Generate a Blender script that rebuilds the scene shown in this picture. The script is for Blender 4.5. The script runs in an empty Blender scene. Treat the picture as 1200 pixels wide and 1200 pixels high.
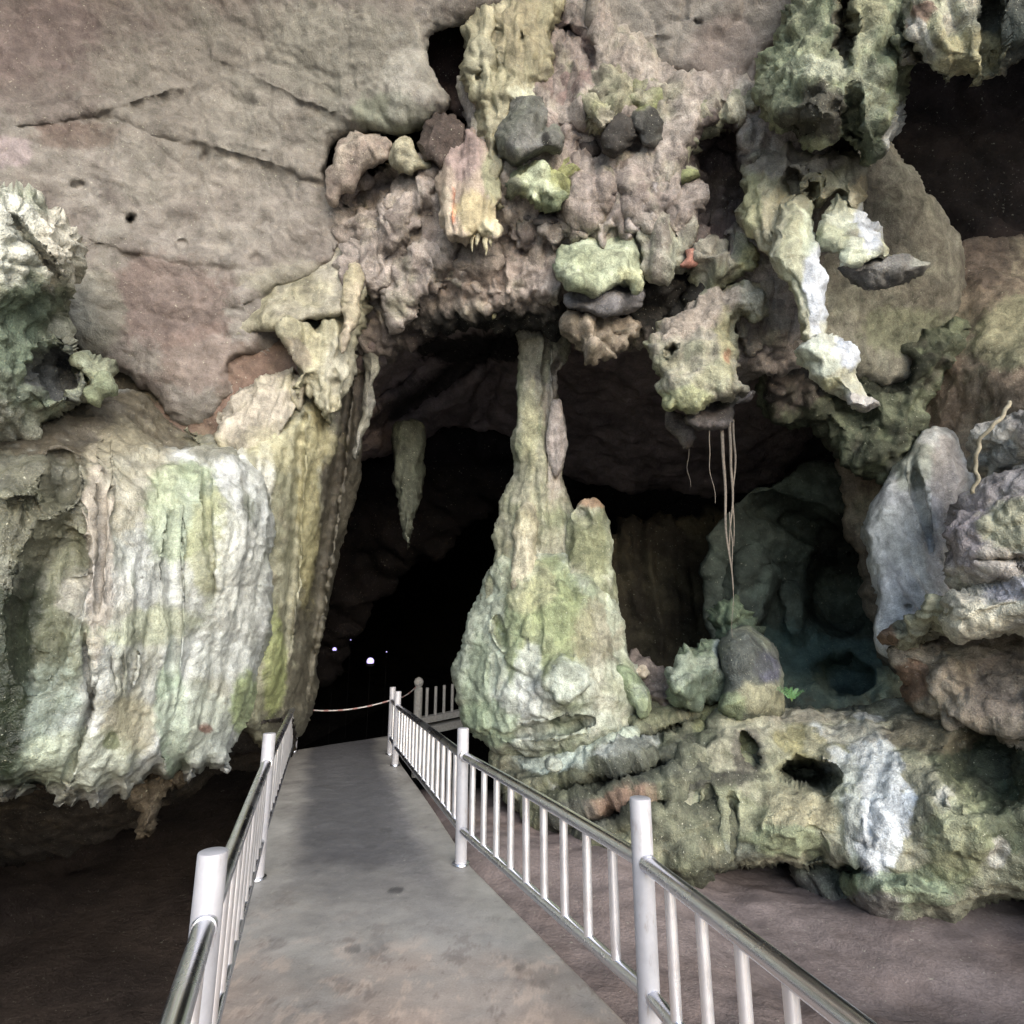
import bpy, math, random
import numpy as np
random.seed(7); rng = np.random.default_rng(11)
sc = bpy.context.scene
COL = sc.collection

# ------------------------------------------------------------------ camera frame (photo measured on a 1200 x 1200 raster)
F = 680.0; PITCH = math.radians(12.8); CAM = np.array([0.0, 0.0, 1.65])
sP, cP = math.sin(PITCH), math.cos(PITCH)
FWD = np.array([0, cP, sP]); UP = np.array([0, -sP, cP]); RT = np.array([1.0, 0, 0])
def unproj(px, py, d):
    px, py, d = np.asarray(px, float), np.asarray(py, float), np.asarray(d, float)
    x = (px - 600) / F; y = (600 - py) / F
    return CAM + d[..., None] * (FWD + x[..., None] * RT + y[..., None] * UP)
def P(px, py, d): return unproj(px, py, d)
def on_z(px, py, z=0.0):
    x = (px - 600) / F; y = (600 - py) / F
    r = FWD + x * RT + y * UP
    return CAM + r * ((z - CAM[2]) / r[2])

# ------------------------------------------------------------------ noise
_perm = rng.permutation(512).astype(np.int32); _perm = np.concatenate([_perm, _perm, _perm[:4]])
_g = rng.normal(size=(512, 3)); _g = (_g / np.linalg.norm(_g, axis=1)[:, None]).astype(np.float32)
def perlin(p):
    p = np.asarray(p, np.float32)
    i = np.floor(p).astype(np.int32); f = p - i
    i &= 511
    u = f * f * f * (f * (f * 6 - 15) + 10)
    X0, Y0, Z0 = i[:, 0], i[:, 1], i[:, 2]; X1, Y1, Z1 = (X0 + 1) & 511, (Y0 + 1) & 511, (Z0 + 1) & 511
    A0, A1 = _perm[X0], _perm[X1]
    def gd(a, Y, Z, dx, dy, dz):
        g = _g[_perm[(_perm[(a + Y) & 511] + Z) & 511]]
        return g[:, 0] * (f[:, 0] - dx) + g[:, 1] * (f[:, 1] - dy) + g[:, 2] * (f[:, 2] - dz)
    n00 = gd(A0, Y0, Z0, 0, 0, 0); n10 = gd(A1, Y0, Z0, 1, 0, 0)
    n01 = gd(A0, Y1, Z0, 0, 1, 0); n11 = gd(A1, Y1, Z0, 1, 1, 0)
    m00 = gd(A0, Y0, Z1, 0, 0, 1); m10 = gd(A1, Y0, Z1, 1, 0, 1)
    m01 = gd(A0, Y1, Z1, 0, 1, 1); m11 = gd(A1, Y1, Z1, 1, 1, 1)
    ux, uy, uz = u[:, 0], u[:, 1], u[:, 2]
    a = n00 + ux * (n10 - n00); b = n01 + ux * (n11 - n01)
    c = m00 + ux * (m10 - m00); d = m01 + ux * (m11 - m01)
    e = a + uy * (b - a); h = c + uy * (d - c)
    return (e + uz * (h - e)) * 1.45
def fbm(p, octv=4, gain=.5, mode=None):
    s = 0; a = 1.0; t = 0; q = np.array(p, np.float32)
    for k in range(octv):
        n = perlin(q + 17.3 * k)
        if mode == 'rid': n = 1 - 2 * np.abs(n)
        elif mode == 'bil': n = 2 * np.abs(n) - .6
        s = s + a * n; t += a; a *= gain; q = q * 2.03
    return s / t
def cell(p, full=False):
    p = np.asarray(p, np.float32); i = np.floor(p).astype(np.int32); n = len(p)
    f1 = np.full(n, 9.0, np.float32); f2 = np.full(n, 9.0, np.float32); fac = np.zeros(n, np.float32)
    for dx in (-1, 0, 1):
        for dy in (-1, 0, 1):
            for dz in (-1, 0, 1):
                j = i + np.array([dx, dy, dz], np.int32); k = j & 511
                h = _perm[(_perm[(_perm[k[:, 0]] + k[:, 1]) & 511] + k[:, 2]) & 511]
                q = p - (j + .5 + .45 * _g[h]); d = np.sqrt((q * q).sum(1)); m = d < f1
                f2 = np.where(m, f1, np.minimum(f2, d)); f1 = np.where(m, d, f1)
                if full: fac = np.where(m, (q * _g[(h * 7 + 3) & 511]).sum(1) + .5 * _g[(h * 5 + 1) & 511][:, 0], fac)
    return (f1, f2, fac) if full else f1
def sstep(a, b, x):
    t = np.clip((x - a) / (b - a), 0, 1); return t * t * (3 - 2 * t)
def lin(c):
    c = np.asarray(c, float) / 255.0
    return np.where(c <= .04045, c / 12.92, ((c + .055) / 1.055) ** 2.4)

# ------------------------------------------------------------------ scene object helpers
def tag(o, label=None, cat=None, group=None, kind=None):
    if label: o['label'] = label
    if cat: o['category'] = cat
    if group: o['group'] = group
    if kind: o['kind'] = kind
    return o
def link(name, verts, faces, mat, parent=None, origin=None, smooth=True, col=None):
    """one mesh object; faces: (n,4) or (n,3) array or a list of lists"""
    verts = np.asarray(verts, float)
    if parent is not None: org = np.array(parent['o'])
    else: org = np.zeros(3) if origin is None else np.asarray(origin, float)
    me = bpy.data.meshes.new(name)
    if isinstance(faces, np.ndarray):
        k = faces.shape[1]
        me.vertices.add(len(verts)); me.vertices.foreach_set('co', (verts - org).astype(np.float32).ravel())
        me.loops.add(faces.size); me.loops.foreach_set('vertex_index', faces.astype(np.int32).ravel())
        me.polygons.add(len(faces)); me.polygons.foreach_set('loop_start', (np.arange(len(faces)) * k).astype(np.int32))
        me.update(calc_edges=True); me.validate()
    else:
        me.from_pydata([tuple(v) for v in verts - org], [], [tuple(f) for f in faces]); me.update()
    if smooth: me.polygons.foreach_set('use_smooth', np.ones(len(me.polygons), bool))
    if col is not None:
        a = me.color_attributes.new('Col', 'FLOAT_COLOR', 'POINT')
        a.data.foreach_set('color', np.concatenate([col, np.ones((len(col), 1))], 1).astype(np.float32).ravel())
    if mat: me.materials.append(mat)
    o = bpy.data.objects.new(name, me); COL.objects.link(o)
    if parent is not None: o.parent = parent
    else: o.location = org; o['o'] = [float(v) for v in org]
    return o
def root(name, loc, label, cat, group=None):
    o = bpy.data.objects.new(name, None); COL.objects.link(o); o.empty_display_size = .1
    o.location = loc; o['o'] = [float(v) for v in loc]
    return tag(o, label, cat, group)

# ------------------------------------------------------------------ materials
def nodes_of(m):
    m.use_nodes = True; nt = m.node_tree; nt.nodes.clear(); return nt
def rock_mat(name, rough=.8, bump=.5, scale=14, speck=.25, spec=.35, fine=60, streak=0):
    m = bpy.data.materials.new(name); nt = nodes_of(m); N = nt.nodes.new; L = nt.links.new
    out = N('ShaderNodeOutputMaterial'); b = N('ShaderNodeBsdfPrincipled'); L(b.outputs[0], out.inputs[0])
    geo = N('ShaderNodeNewGeometry'); at = N('ShaderNodeVertexColor'); at.layer_name = 'Col'
    def noise(s, det=6, r=.6, dist=0):
        n = N('ShaderNodeTexNoise'); n.inputs['Scale'].default_value = s; n.inputs['Detail'].default_value = det
        n.inputs['Roughness'].default_value = r; n.inputs['Distortion'].default_value = dist
        L(geo.outputs['Position'], n.inputs['Vector']); return n
    def ramp(src, lo, hi, v0=0, v1=1):
        r = N('ShaderNodeMapRange'); L(src, r.inputs[0]); r.inputs[1].default_value = lo; r.inputs[2].default_value = hi
        r.inputs[3].default_value = v0; r.inputs[4].default_value = v1; return r.outputs[0]
    def mix(fac, a, bb, mode='MIX'):
        x = N('ShaderNodeMix'); x.data_type = 'RGBA'; x.blend_type = mode
        if isinstance(fac, float): x.inputs[0].default_value = fac
        else: L(fac, x.inputs[0])
        L(a, x.inputs[6])
        if isinstance(bb, tuple): x.inputs[7].default_value = (*bb, 1)
        else: L(bb, x.inputs[7])
        return x.outputs[2]
    n1 = noise(scale * .55, 6, .7, .4); n2 = noise(fine, 2, .6); n3 = noise(scale * 2.2, 4, .72, .8)
    v1 = ramp(n1.outputs[0], .28, .72, 1 - 1.3 * speck, 1 + 1.0 * speck)
    v2 = ramp(n2.outputs[0], .3, .7, 1 - .5 * speck, 1 + .5 * speck)
    mm = N('ShaderNodeMath'); mm.operation = 'MULTIPLY'; L(v1, mm.inputs[0]); L(v2, mm.inputs[1])
    if streak:
        mp = N('ShaderNodeMapping'); mp.inputs['Scale'].default_value = (1, 1, .13); L(geo.outputs['Position'], mp.inputs[0])
        ns = noise(9, 4, .65, .3); L(mp.outputs[0], ns.inputs['Vector']); vs = ramp(ns.outputs[0], .3, .7, 1 - streak, 1 + streak)
        m3 = N('ShaderNodeMath'); m3.operation = 'MULTIPLY'; L(mm.outputs[0], m3.inputs[0]); L(vs, m3.inputs[1]); mm = m3
    g = N('ShaderNodeCombineColor'); [L(mm.outputs[0], g.inputs[k]) for k in range(3)]
    c = mix(1.0, at.outputs[0], g.outputs[0], 'MULTIPLY')
    pits = ramp(n3.outputs[0], .63, .72); c = mix(N_mul(nt, pits, .75 * min(1, speck * 2.2)), c, (.035, .033, .026))
    lich = ramp(noise(scale * 3.1, 3, .7).outputs[0], .655, .70); c = mix(N_mul(nt, lich, 1.3 * speck), c, (.62, .62, .5))
    L(c, b.inputs['Base Color'])
    b.inputs['Specular IOR Level'].default_value = spec
    rr = ramp(n3.outputs[0], .3, .7, rough - .18, rough + .12); L(rr, b.inputs['Roughness'])
    bp = N('ShaderNodeBump'); bp.inputs['Strength'].default_value = bump; bp.inputs['Distance'].default_value = .05
    vor = N('ShaderNodeTexVoronoi'); vor.inputs['Scale'].default_value = scale * 1.3; L(geo.outputs['Position'], vor.inputs['Vector'])
    h = N('ShaderNodeMath'); h.operation = 'MULTIPLY_ADD'; L(n1.outputs[0], h.inputs[0]); h.inputs[1].default_value = 1.6; L(N_mul(nt, n2.outputs[0], .6), h.inputs[2])
    h2 = N('ShaderNodeMath'); h2.operation = 'MULTIPLY_ADD'; L(vor.outputs[0], h2.inputs[0]); h2.inputs[1].default_value = .35; L(h.outputs[0], h2.inputs[2])
    h3 = N('ShaderNodeMath'); h3.operation = 'MULTIPLY_ADD'; L(n3.outputs[0], h3.inputs[0]); h3.inputs[1].default_value = .6; L(h2.outputs[0], h3.inputs[2])
    L(h3.outputs[0], bp.inputs['Height']); L(bp.outputs[0], b.inputs['Normal'])
    return m
def N_mul(nt, s, v):
    m = nt.nodes.new('ShaderNodeMath'); m.operation = 'MULTIPLY'; nt.links.new(s, m.inputs[0]); m.inputs[1].default_value = v; return m.outputs[0]
def simple(name, color, rough=.5, metal=0, nscale=20, namp=.12, bump=.1, emit=None, estr=0, spec=.5):
    m = bpy.data.materials.new(name); nt = nodes_of(m); N = nt.nodes.new; L = nt.links.new
    out = N('ShaderNodeOutputMaterial'); b = N('ShaderNodeBsdfPrincipled'); L(b.outputs[0], out.inputs[0])
    geo = N('ShaderNodeNewGeometry'); n = N('ShaderNodeTexNoise'); n.inputs['Scale'].default_value = nscale; n.inputs['Detail'].default_value = 6
    n.inputs['Roughness'].default_value = .65
    L(geo.outputs['Position'], n.inputs['Vector'])
    r = N('ShaderNodeValToRGB'); L(n.outputs[0], r.inputs[0]); c = np.array(color)
    r.color_ramp.elements[0].position = .3; r.color_ramp.elements[1].position = .7
    r.color_ramp.elements[0].color = (*(c * (1 - namp)), 1); r.color_ramp.elements[1].color = (*np.minimum(c * (1 + namp), 1), 1)
    L(r.outputs[0], b.inputs['Base Color']); b.inputs['Metallic'].default_value = metal
    q = N('ShaderNodeMapRange'); L(n.outputs[0], q.inputs[0]); q.inputs[1].default_value = .3; q.inputs[2].default_value = .7
    q.inputs[3].default_value = max(.03, rough - .08); q.inputs[4].default_value = rough + .1; L(q.outputs[0], b.inputs['Roughness'])
    b.inputs['Specular IOR Level'].default_value = spec
    if name == 'white_post_paint':
        mp = N('ShaderNodeMapping'); mp.inputs['Scale'].default_value = (1, 1, .25); L(geo.outputs['Position'], mp.inputs[0])
        n5 = N('ShaderNodeTexNoise'); n5.inputs['Scale'].default_value = 26; n5.inputs['Detail'].default_value = 6; n5.inputs['Roughness'].default_value = .75; L(mp.outputs[0], n5.inputs['Vector'])
        k5 = N('ShaderNodeMapRange'); L(n5.outputs[0], k5.inputs[0]); k5.inputs[1].default_value = .56; k5.inputs[2].default_value = .72; k5.inputs[4].default_value = .75
        x5 = N('ShaderNodeMix'); x5.data_type = 'RGBA'; L(k5.outputs[0], x5.inputs[0]); L(r.outputs[0], x5.inputs[6]); x5.inputs[7].default_value = (.20, .17, .14, 1); L(x5.outputs[2], b.inputs['Base Color'])
    if bump:
        bp = N('ShaderNodeBump'); bp.inputs['Strength'].default_value = bump; bp.inputs['Distance'].default_value = .01
        L(n.outputs[0], bp.inputs['Height']); L(bp.outputs[0], b.inputs['Normal'])
    if emit: b.inputs['Emission Color'].default_value = (*emit, 1); b.inputs['Emission Strength'].default_value = estr
    return m
M = dict(
    ceil=rock_mat('ceiling_limestone', .85, .5, 9, .32, .2, 70),
    rock=rock_mat('mossy_limestone', .75, .6, 11, .5, .35, 70, .24),
    flow=rock_mat('wet_flowstone', .45, .5, 11, .44, .5, 80, .26),
    dark=rock_mat('dark_cave_rock', .9, .6, 6, .25, .15, 30),
    mud=rock_mat('damp_mud', .95, .28, 7, .22, .04, 40),
    conc=rock_mat('worn_concrete', .52, .10, 6, .16, .45, 90),
    white=simple('white_post_paint', (.37, .365, .385), .45, 0, 14, .10, .05),
    steel=simple('stainless_tube', (.68, .70, .76), .27, 1, 3, .04, .0),
    bar=simple('baluster_steel', (.80, .78, .79), .38, .75, 8, .06, .0),
    fence=simple('fence_concrete', (.30, .29, .27), .85, 0, 20, .25, .3),
    lamp=simple('lamp_housing', (.012, .012, .013), .9, spec=.05),
    glow=simple('lamp_glow', (.9, .85, 1), .4, emit=(.50, .42, 1.0), estr=.42, bump=0),
    red=simple('rope_red', (.30, .17, .155), .7), ropew=simple('rope_white', (.5, .47, .45), .7),
    root=simple('dry_root', (.19, .165, .14), .85, 0, 40, .4, .4),
    vine=simple('pale_vine', (.25, .225, .165), .85, 0, 30, .3, .4),
    leaf=simple('fern_leaf', (.09, .22, .08), .5, 0, 30, .3, .1), stem=simple('fern_stem', (.12, .2, .06), .6),
)

# ------------------------------------------------------------------ the rock builder: a traced outline at its own distance, inflated to a closed solid
def smooth_poly(poly, seg=4.5, jit=3.0, seed=0, teeth=None):
    p = np.array(poly, float); n = len(p); out = []
    for i in range(n):
        a, b, c, d = p[i - 1], p[i], p[(i + 1) % n], p[(i + 2) % n]
        k = max(2, int(np.linalg.norm(c - b) / seg))
        t = (np.arange(k) / k)[:, None]
        cr = .5 * (2 * b + (c - a) * t + (2 * a - 5 * b + 4 * c - d) * t ** 2 + (3 * b - a - 3 * c + d) * t ** 3)
        out.append(.6 * cr + .4 * (b + (c - b) * t))
    q = np.concatenate(out)
    if jit:
        z = np.full(len(q), seed * 3.7)
        off = np.stack([fbm(np.c_[q / 26, z], 4, .62), fbm(np.c_[q / 26 + 50, z], 4, .62)], 1)
        q = q + off * jit * 1.6
    if teeth:
        y0, am, per = teeth; x = q[:, 0]
        tt = np.maximum(0, perlin(np.c_[x / per, x * 0 + .5, x * 0]) + .35 * perlin(np.c_[x / per * 2.3, x * 0 + 4.5, x * 0])) ** 1.3 * am * sstep(y0 - 15, y0 + 15, q[:, 1]); q[:, 1] += tt
    return q
def poly_sd(pts, q):
    a = q; b = np.roll(q, -1, 0); best = np.full(len(pts), 1e9); npt = np.zeros((len(pts), 2)); ins = np.zeros(len(pts), bool)
    for i in range(len(a)):
        ab = b[i] - a[i]; ap = pts - a[i]
        t = np.clip((ap @ ab) / (ab @ ab + 1e-9), 0, 1)
        c = a[i] + t[:, None] * ab; dd = ((pts - c) ** 2).sum(1)
        m = dd < best; best[m] = dd[m]; npt[m] = c[m]
        cr = (a[i, 1] > pts[:, 1]) != (b[i, 1] > pts[:, 1])
        if cr.any():
            xi = a[i, 0] + (pts[cr, 1] - a[i, 1]) * ab[0] / (ab[1] if ab[1] != 0 else 1e-9)
            ins[cr] ^= pts[cr, 0] < xi
    d = np.sqrt(best)
    return np.where(ins, d, -d), npt
def tps(ctrl):
    c = np.array(ctrl, float)
    if len(c) < 4:
        if len(c) == 1: return lambda x, y: np.full(len(x), c[0, 2])
        A = np.c_[np.ones(len(c)), c[:, :2] / 500]; w = np.linalg.lstsq(np.r_[A, 1e-3 * np.eye(3)], np.r_[c[:, 2], c[:, 2].mean() * 1e-3, 0, 0], rcond=None)[0]
        return lambda x, y: w[0] + w[1] * x / 500 + w[2] * y / 500
    X = c[:, :2] / 500; n = len(c)
    def U(r2): return np.where(r2 > 1e-12, r2 * np.log(r2 + 1e-12), 0)
    K = U(((X[:, None] - X[None]) ** 2).sum(-1)) + 2e-3 * np.eye(n); Pm = np.c_[np.ones(n), X]
    A = np.block([[K, Pm], [Pm.T, np.zeros((3, 3))]]); w = np.linalg.solve(A, np.r_[c[:, 2], 0, 0, 0])
    def f(x, y):
        r = w[n] + w[n + 1] * x / 500 + w[n + 2] * y / 500
        for i in range(n): r = r + w[i] * U((x / 500 - X[i, 0]) ** 2 + (y / 500 - X[i, 1]) ** 2)
        return r
    return f
def vnormals(v, f):
    n = np.zeros_like(v)
    e = np.cross(v[f[:, 2]] - v[f[:, 0]], v[f[:, 3]] - v[f[:, 1]])
    for k in range(4):
        for j in range(3): n[:, j] += np.bincount(f[:, k], e[:, j], len(v))
    return n / (np.linalg.norm(n, axis=1)[:, None] + 1e-12)
def displace(v, nrm, disp, seed):
    tot = np.zeros(len(v)); so = seed * 7.13
    for s in disp:
        k, fr, am = s[:3]; o = s[3] if len(s) > 3 else 4
        am *= {'facet': .45, 'rid': .7, 'cell': .8, 'fbm': .5 if fr >= 9 else 1, 'str': .8}.get(k, 1)
        if k == 'fbm': tot += am * fbm(v * fr + so, o)
        elif k == 'rid': tot += am * fbm(v * fr + so, o, mode='rid')
        elif k == 'bil': tot += am * fbm(v * fr + so, o, mode='bil')
        elif k == 'flute':
            q = v * np.array([fr, fr, fr * .10]) + so; q[:, 0] += .5 * perlin(v * fr * .25 + 5)
            tot += am * fbm(q, min(o, 3), mode='bil')
        elif k == 'str':
            q = v * np.array([fr * .22, fr * .22, fr]) + so; q[:, 2] += .7 * perlin(v * fr * .18 + 9)
            tot += am * fbm(q, min(o, 3), mode='rid')
        elif k == 'cell':
            w = v * fr + so; w = w + .35 * np.stack([perlin(w * .9), perlin(w * .9 + 31), perlin(w * .9 + 67)], 1)
            tot += am * (.75 - cell(w) * 1.2)
        elif k in ('facet', 'crack'):
            w = v * fr + so; w = w + .22 * np.stack([fbm(w * 1.3, 3), fbm(w * 1.3 + 31, 3), fbm(w * 1.3 + 67, 3)], 1)
            f1, f2, fc = cell(w, True)
            if k == 'facet': tot += am * (fc * np.clip((f2 - f1) * 5, 0, 1) - .25 * np.exp(-(f2 - f1) * 9))
            else: tot -= am * np.exp(-(f2 - f1) * 11)
    return v + nrm * tot[:, None]
def paint(v, px, py, base, tint, patches, seed):
    c = np.tile(lin(base), (len(v), 1)); so = seed * 5.3
    v = v.astype(np.float32)
    for t in tint:
        colr, fr, th, soft, st = t[:5]; an = np.array(t[5] if len(t) > 5 else (1, 1, 1))
        so += 13.7
        m = st * sstep(th - soft, th + soft, fbm(v * fr * an + so, 4, .55)); c += (lin(colr) - c) * m[:, None]
    if patches:
        w1 = fbm(v * 2.2 + 3.3, 5, .6); w2 = fbm(v * 9 + 8.8, 4, .65)
        for q in patches:
            cx, cy, rx, ry, colr, st = q[:6]; rot = math.radians(q[6]) if len(q) > 6 else 0; sh = q[7] if len(q) > 7 else .22
            dx, dy = px - cx, py - cy
            u = (dx * math.cos(rot) + dy * math.sin(rot)) / rx; w = (-dx * math.sin(rot) + dy * math.cos(rot)) / ry
            d = 1 - np.sqrt(u * u + w * w) + .50 * w1 + .40 * w2
            m = st * sstep(-sh * .5, sh, d); c += (lin(colr) - c) * m[:, None]
    fine = 1 + .42 * fbm(v * 5 + 2.2, 5, .7)
    c = np.clip(c * fine[:, None], .004, .85)
    l = c @ np.array([.25, .65, .1]); return (l[:, None] + (c - l[:, None]) * .74) * np.array([.965, 1.0, 1.06])
_seed = [0]
def solid(poly, ctrl, bulge, back, R=30, step=2.6, jit=3, disp=(), base=(150, 140, 120), tint=(), patches=(), dents=(), pw=.5, warp=.4, teeth=None):
    """poly: traced outline; ctrl: [(px,py,distance)]; bulge/back: metres the solid swells towards and away; returns verts, faces, colours"""
    _seed[0] += 1; sd0 = _seed[0]
    q = smooth_poly(poly, jit=jit, seed=sd0, teeth=teeth)
    lo = q.min(0) - step * 2; hi = q.max(0) + step * 2
    nx = int((hi[0] - lo[0]) / step) + 2; ny = int((hi[1] - lo[1]) / step) + 2
    gx, gy = np.meshgrid(lo[0] + np.arange(nx) * step, lo[1] + np.arange(ny) * step)
    pts = np.c_[gx.ravel(), gy.ravel()]; sd, npt = poly_sd(pts, q)
    idx = np.arange(nx * ny).reshape(ny, nx)
    f = np.stack([idx[:-1, :-1], idx[1:, :-1], idx[1:, 1:], idx[:-1, 1:]], -1).reshape(-1, 4)
    f = f[(sd[f] > 0).any(1)]
    use = np.unique(f); remap = np.full(nx * ny, -1); remap[use] = np.arange(len(use)); f = remap[f]
    pts = pts[use]; sd = sd[use]; npt = npt[use]
    outm = sd <= 0; pts[outm] = npt[outm]; sd = np.where(outm, 0, sd)
    px, py = pts[:, 0], pts[:, 1]
    t = np.clip(sd / R, 0, 1); prof = (1 - (1 - t) ** 2) ** pw
    D = tps(ctrl)(px, py)
    df = D - bulge * prof
    for d in dents:      # a hollow (positive) or a knob (negative), part of the shape
        cx, cy, rx, ry, am = d[:5]; rot = math.radians(d[5]) if len(d) > 5 else 0
        dx, dy = px - cx, py - cy
        u = (dx * math.cos(rot) + dy * math.sin(rot)) / rx; w = (-dx * math.sin(rot) + dy * math.cos(rot)) / ry
        r = np.sqrt(u * u + w * w) + .22 * fbm(np.c_[px / 22, py / 22, px * 0 + sd0], 3)
        df = df + am * (1 - sstep(.45, 1.05, r)) * np.minimum(1, sd / 6)
    db = D + back * prof
    n = len(pts); vf = unproj(px, py, df)
    inner = ~outm; bi = np.arange(n); bi[inner] = n + np.arange(inner.sum())
    v = np.r_[vf, unproj(px[inner], py[inner], db[inner])]
    fb = bi[f][:, ::-1]; both_out = outm[f].all(1)
    F_ = np.r_[f, fb[~both_out]]
    nr = vnormals(v, F_)
    v2 = displace(v, nr, disp, sd0)
    if warp:
        for fr, am in ((2.3, .085 * warp), (5.5, .045 * warp), (12, .018 * warp)):
            v2 = v2 + am * np.stack([perlin(v * fr + 11.1), perlin(v * fr + 47.7), perlin(v * fr + 83.3)], 1)
    c = np.empty((len(v), 3)); c[:n] = paint(v2[:n], px, py, base, tint, patches, sd0); c[n:] = c[:n][inner]
    # outward winding: front faces look at the camera
    if np.dot(nr[:n][inner].mean(0), FWD) > 0: F_ = F_[:, ::-1]; 
    return v2, F_, c
def join(*parts):
    V, Fs, C, o = [], [], [], 0
    for v, f, c in parts: V.append(v); Fs.append(f + o); C.append(c); o += len(v)
    return np.concatenate(V), np.concatenate(Fs), np.concatenate(C)
def flipdisp(v): return v
def put(name, geo, mat, label=None, cat=None, group=None, kind=None, parent=None):
    v, f, c = geo
    org = None
    if kind != 'structure' and parent is None:
        org = np.array([v[:, 0].mean(), v[:, 1].mean(), v[:, 2].min()])
    o = link(name, v, f, M[mat], parent, org, True, c)
    return tag(o, label, cat, group, kind)


# ================================================================== THE SETTING
def grid_sheet(xs, ys, zf):
    X, Y = np.meshgrid(xs, ys); x, y = X.ravel(), Y.ravel(); v = np.c_[x, y, zf(x, y)]
    nx, ny = len(xs), len(ys); idx = np.arange(nx * ny).reshape(ny, nx)
    f = np.stack([idx[:-1, :-1], idx[:-1, 1:], idx[1:, 1:], idx[1:, :-1]], -1).reshape(-1, 4)
    return v, f
def axis(stops):
    out = []
    for a, b, s in stops: out.append(np.arange(a, b, s))
    return np.concatenate(out + [[stops[-1][1]]])
# ---- ground: pale unseen outdoor sheet for bounce light, dropping into a pit beside the path, rising to a mud bank on the other side
def ground_z(x, y):
    pathx = -.25 - .36 * np.clip(y - 2, -3, 12)
    pit = sstep(.9, 2.2, pathx - x) * sstep(-2.5, .8, y) * (1 - .6 * sstep(14, 22, y))
    z = -.62 - 3.0 * pit - .35 * sstep(8, 14, y)
    right = sstep(.3, 1.8, x - pathx) * sstep(0, 2, y) * (1 - sstep(8, 11, y))
    z = z + right * (.10 + .25 * sstep(4.4, 6.5, y) * (1 - sstep(.6, 2.0, x)) - .28 * sstep(.8, 2.2, x) * sstep(3.4, 5.0, y) + .16 * perlin(np.c_[x * .55, y * .55, x * 0]))
    z = z + 3.2 * sstep(2.6, 5, -x) * (1 - sstep(-.6, 1.2, y)) * sstep(-16, -7, y) * (1 - sstep(9, 14, -x))  # unseen mound added to keep sky light off the pit
    p = np.c_[x, y, z]
    near = sstep(-4, 0, y) * (1 - sstep(14, 20, np.abs(x)))
    z = z + near * (.10 * fbm(p * np.array([1.1, 1.1, 0]) + 4, 3) + .035 * fbm(p * np.array([1.9, 2.3, 0.]), 6, .62) * (.3 + right))
    z = z + (1 - near) * .15 * perlin(p * .2)
    return z
gx = axis([(-220, -40, 12), (-40, -10, 1.5), (-10, -2.5, .10), (-2.5, 5, .045), (5, 10, .12), (10, 40, 1.5), (40, 220.1, 12)])
gy = axis([(-220, -30, 12), (-30, -3, 1.2), (-3, .5, .15), (.5, 7.5, .045), (7.5, 14, .12), (14, 80.1, 2)])
v, f = grid_sheet(gx, gy, ground_z)
pathx = -.25 - .36 * np.clip(v[:, 1] - 2, -3, 12)
c = np.tile(lin((124, 114, 112)), (len(v), 1))
m = sstep(-.1, .5, fbm(v * np.array([.8, .8, .8]) + 2, 4)) * .6; c += (lin((122, 106, 98)) - c) * m[:, None]
m = sstep(.0, .5, fbm(v * 1.7 + 12, 4)) * .6; c += (lin((92, 84, 84)) - c) * m[:, None]
m = sstep(.25, .5, fbm(v * 2.6 + 22, 4)) * .5; c += (lin((134, 122, 118)) - c) * m[:, None]
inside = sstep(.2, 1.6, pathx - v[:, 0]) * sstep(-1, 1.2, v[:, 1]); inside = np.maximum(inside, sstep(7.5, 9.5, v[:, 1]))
c += (lin((10, 10, 13)) - c) * inside[:, None]  # pit and tunnel floor go near black: shade put into the mud colour
outd = 1 - sstep(-5, -1.5, v[:, 1]); c += (lin((190, 187, 182)) - c) * outd[:, None]  # unseen ground kept pale to bounce light up to the ceiling
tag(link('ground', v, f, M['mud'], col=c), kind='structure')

# ---- cave shell: one long closed hall of dark rock round everything
ys = np.r_[np.arange(-1.0, 16, .35), np.arange(16, 60.1, .8)]; th = np.linspace(0, 2 * np.pi, 181)[:-1]
ky = np.array([-1, 3, 8, 14, 22, 32, 45, 60]); krx = np.array([12, 14, 15, 14, 11, 9, 7, .2]); krt = np.array([12, 13.5, 13.5, 11, 7.5, 5.5, 4, .2])
kcx = np.array([.3, .3, .3, -.5, -4, -9, -15, -18]); krb = np.array([5.2, 5.6, 5.6, 5, 4, 3.6, 3, .2])
Y, T = np.meshgrid(ys, th, indexing='ij'); ip = lambda k: np.interp(Y, ky, k)
cx = np.cos(T); sz = np.sin(T)
X = ip(kcx) + ip(krx) * np.sign(cx) * np.abs(cx) ** .8; Z = 1.2 + np.where(sz > 0, ip(krt), ip(krb)) * np.sign(sz) * np.abs(sz) ** .8
v = np.c_[X.ravel(), Y.ravel(), Z.ravel()]; n, k = len(ys), len(th); idx = np.arange(n * k).reshape(n, k); j = np.roll(idx, -1, 1)
f = np.stack([idx[:-1], idx[1:], j[1:], j[:-1]], -1).reshape(-1, 4)
ctr = np.c_[ip(kcx).ravel(), Y.ravel(), np.full(n * k, 1.2)]; nr = ctr - v; nr[:, 1] = 0; nr /= np.linalg.norm(nr, axis=1)[:, None] + 1e-9
amt = (.55 * fbm(v * .45, 4) + .35 * fbm(v * .9 + 7, 4, .5, 'rid')) * np.minimum(1, (60 - v[:, 1]) / 10)
v = v + nr * amt[:, None]
c = np.tile(lin((88, 78, 72)), (len(v), 1)); m = sstep(-.2, .4, fbm(v * .7 + 5, 4)) * .7; c += (lin((56, 50, 48)) - c) * m[:, None]
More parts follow.
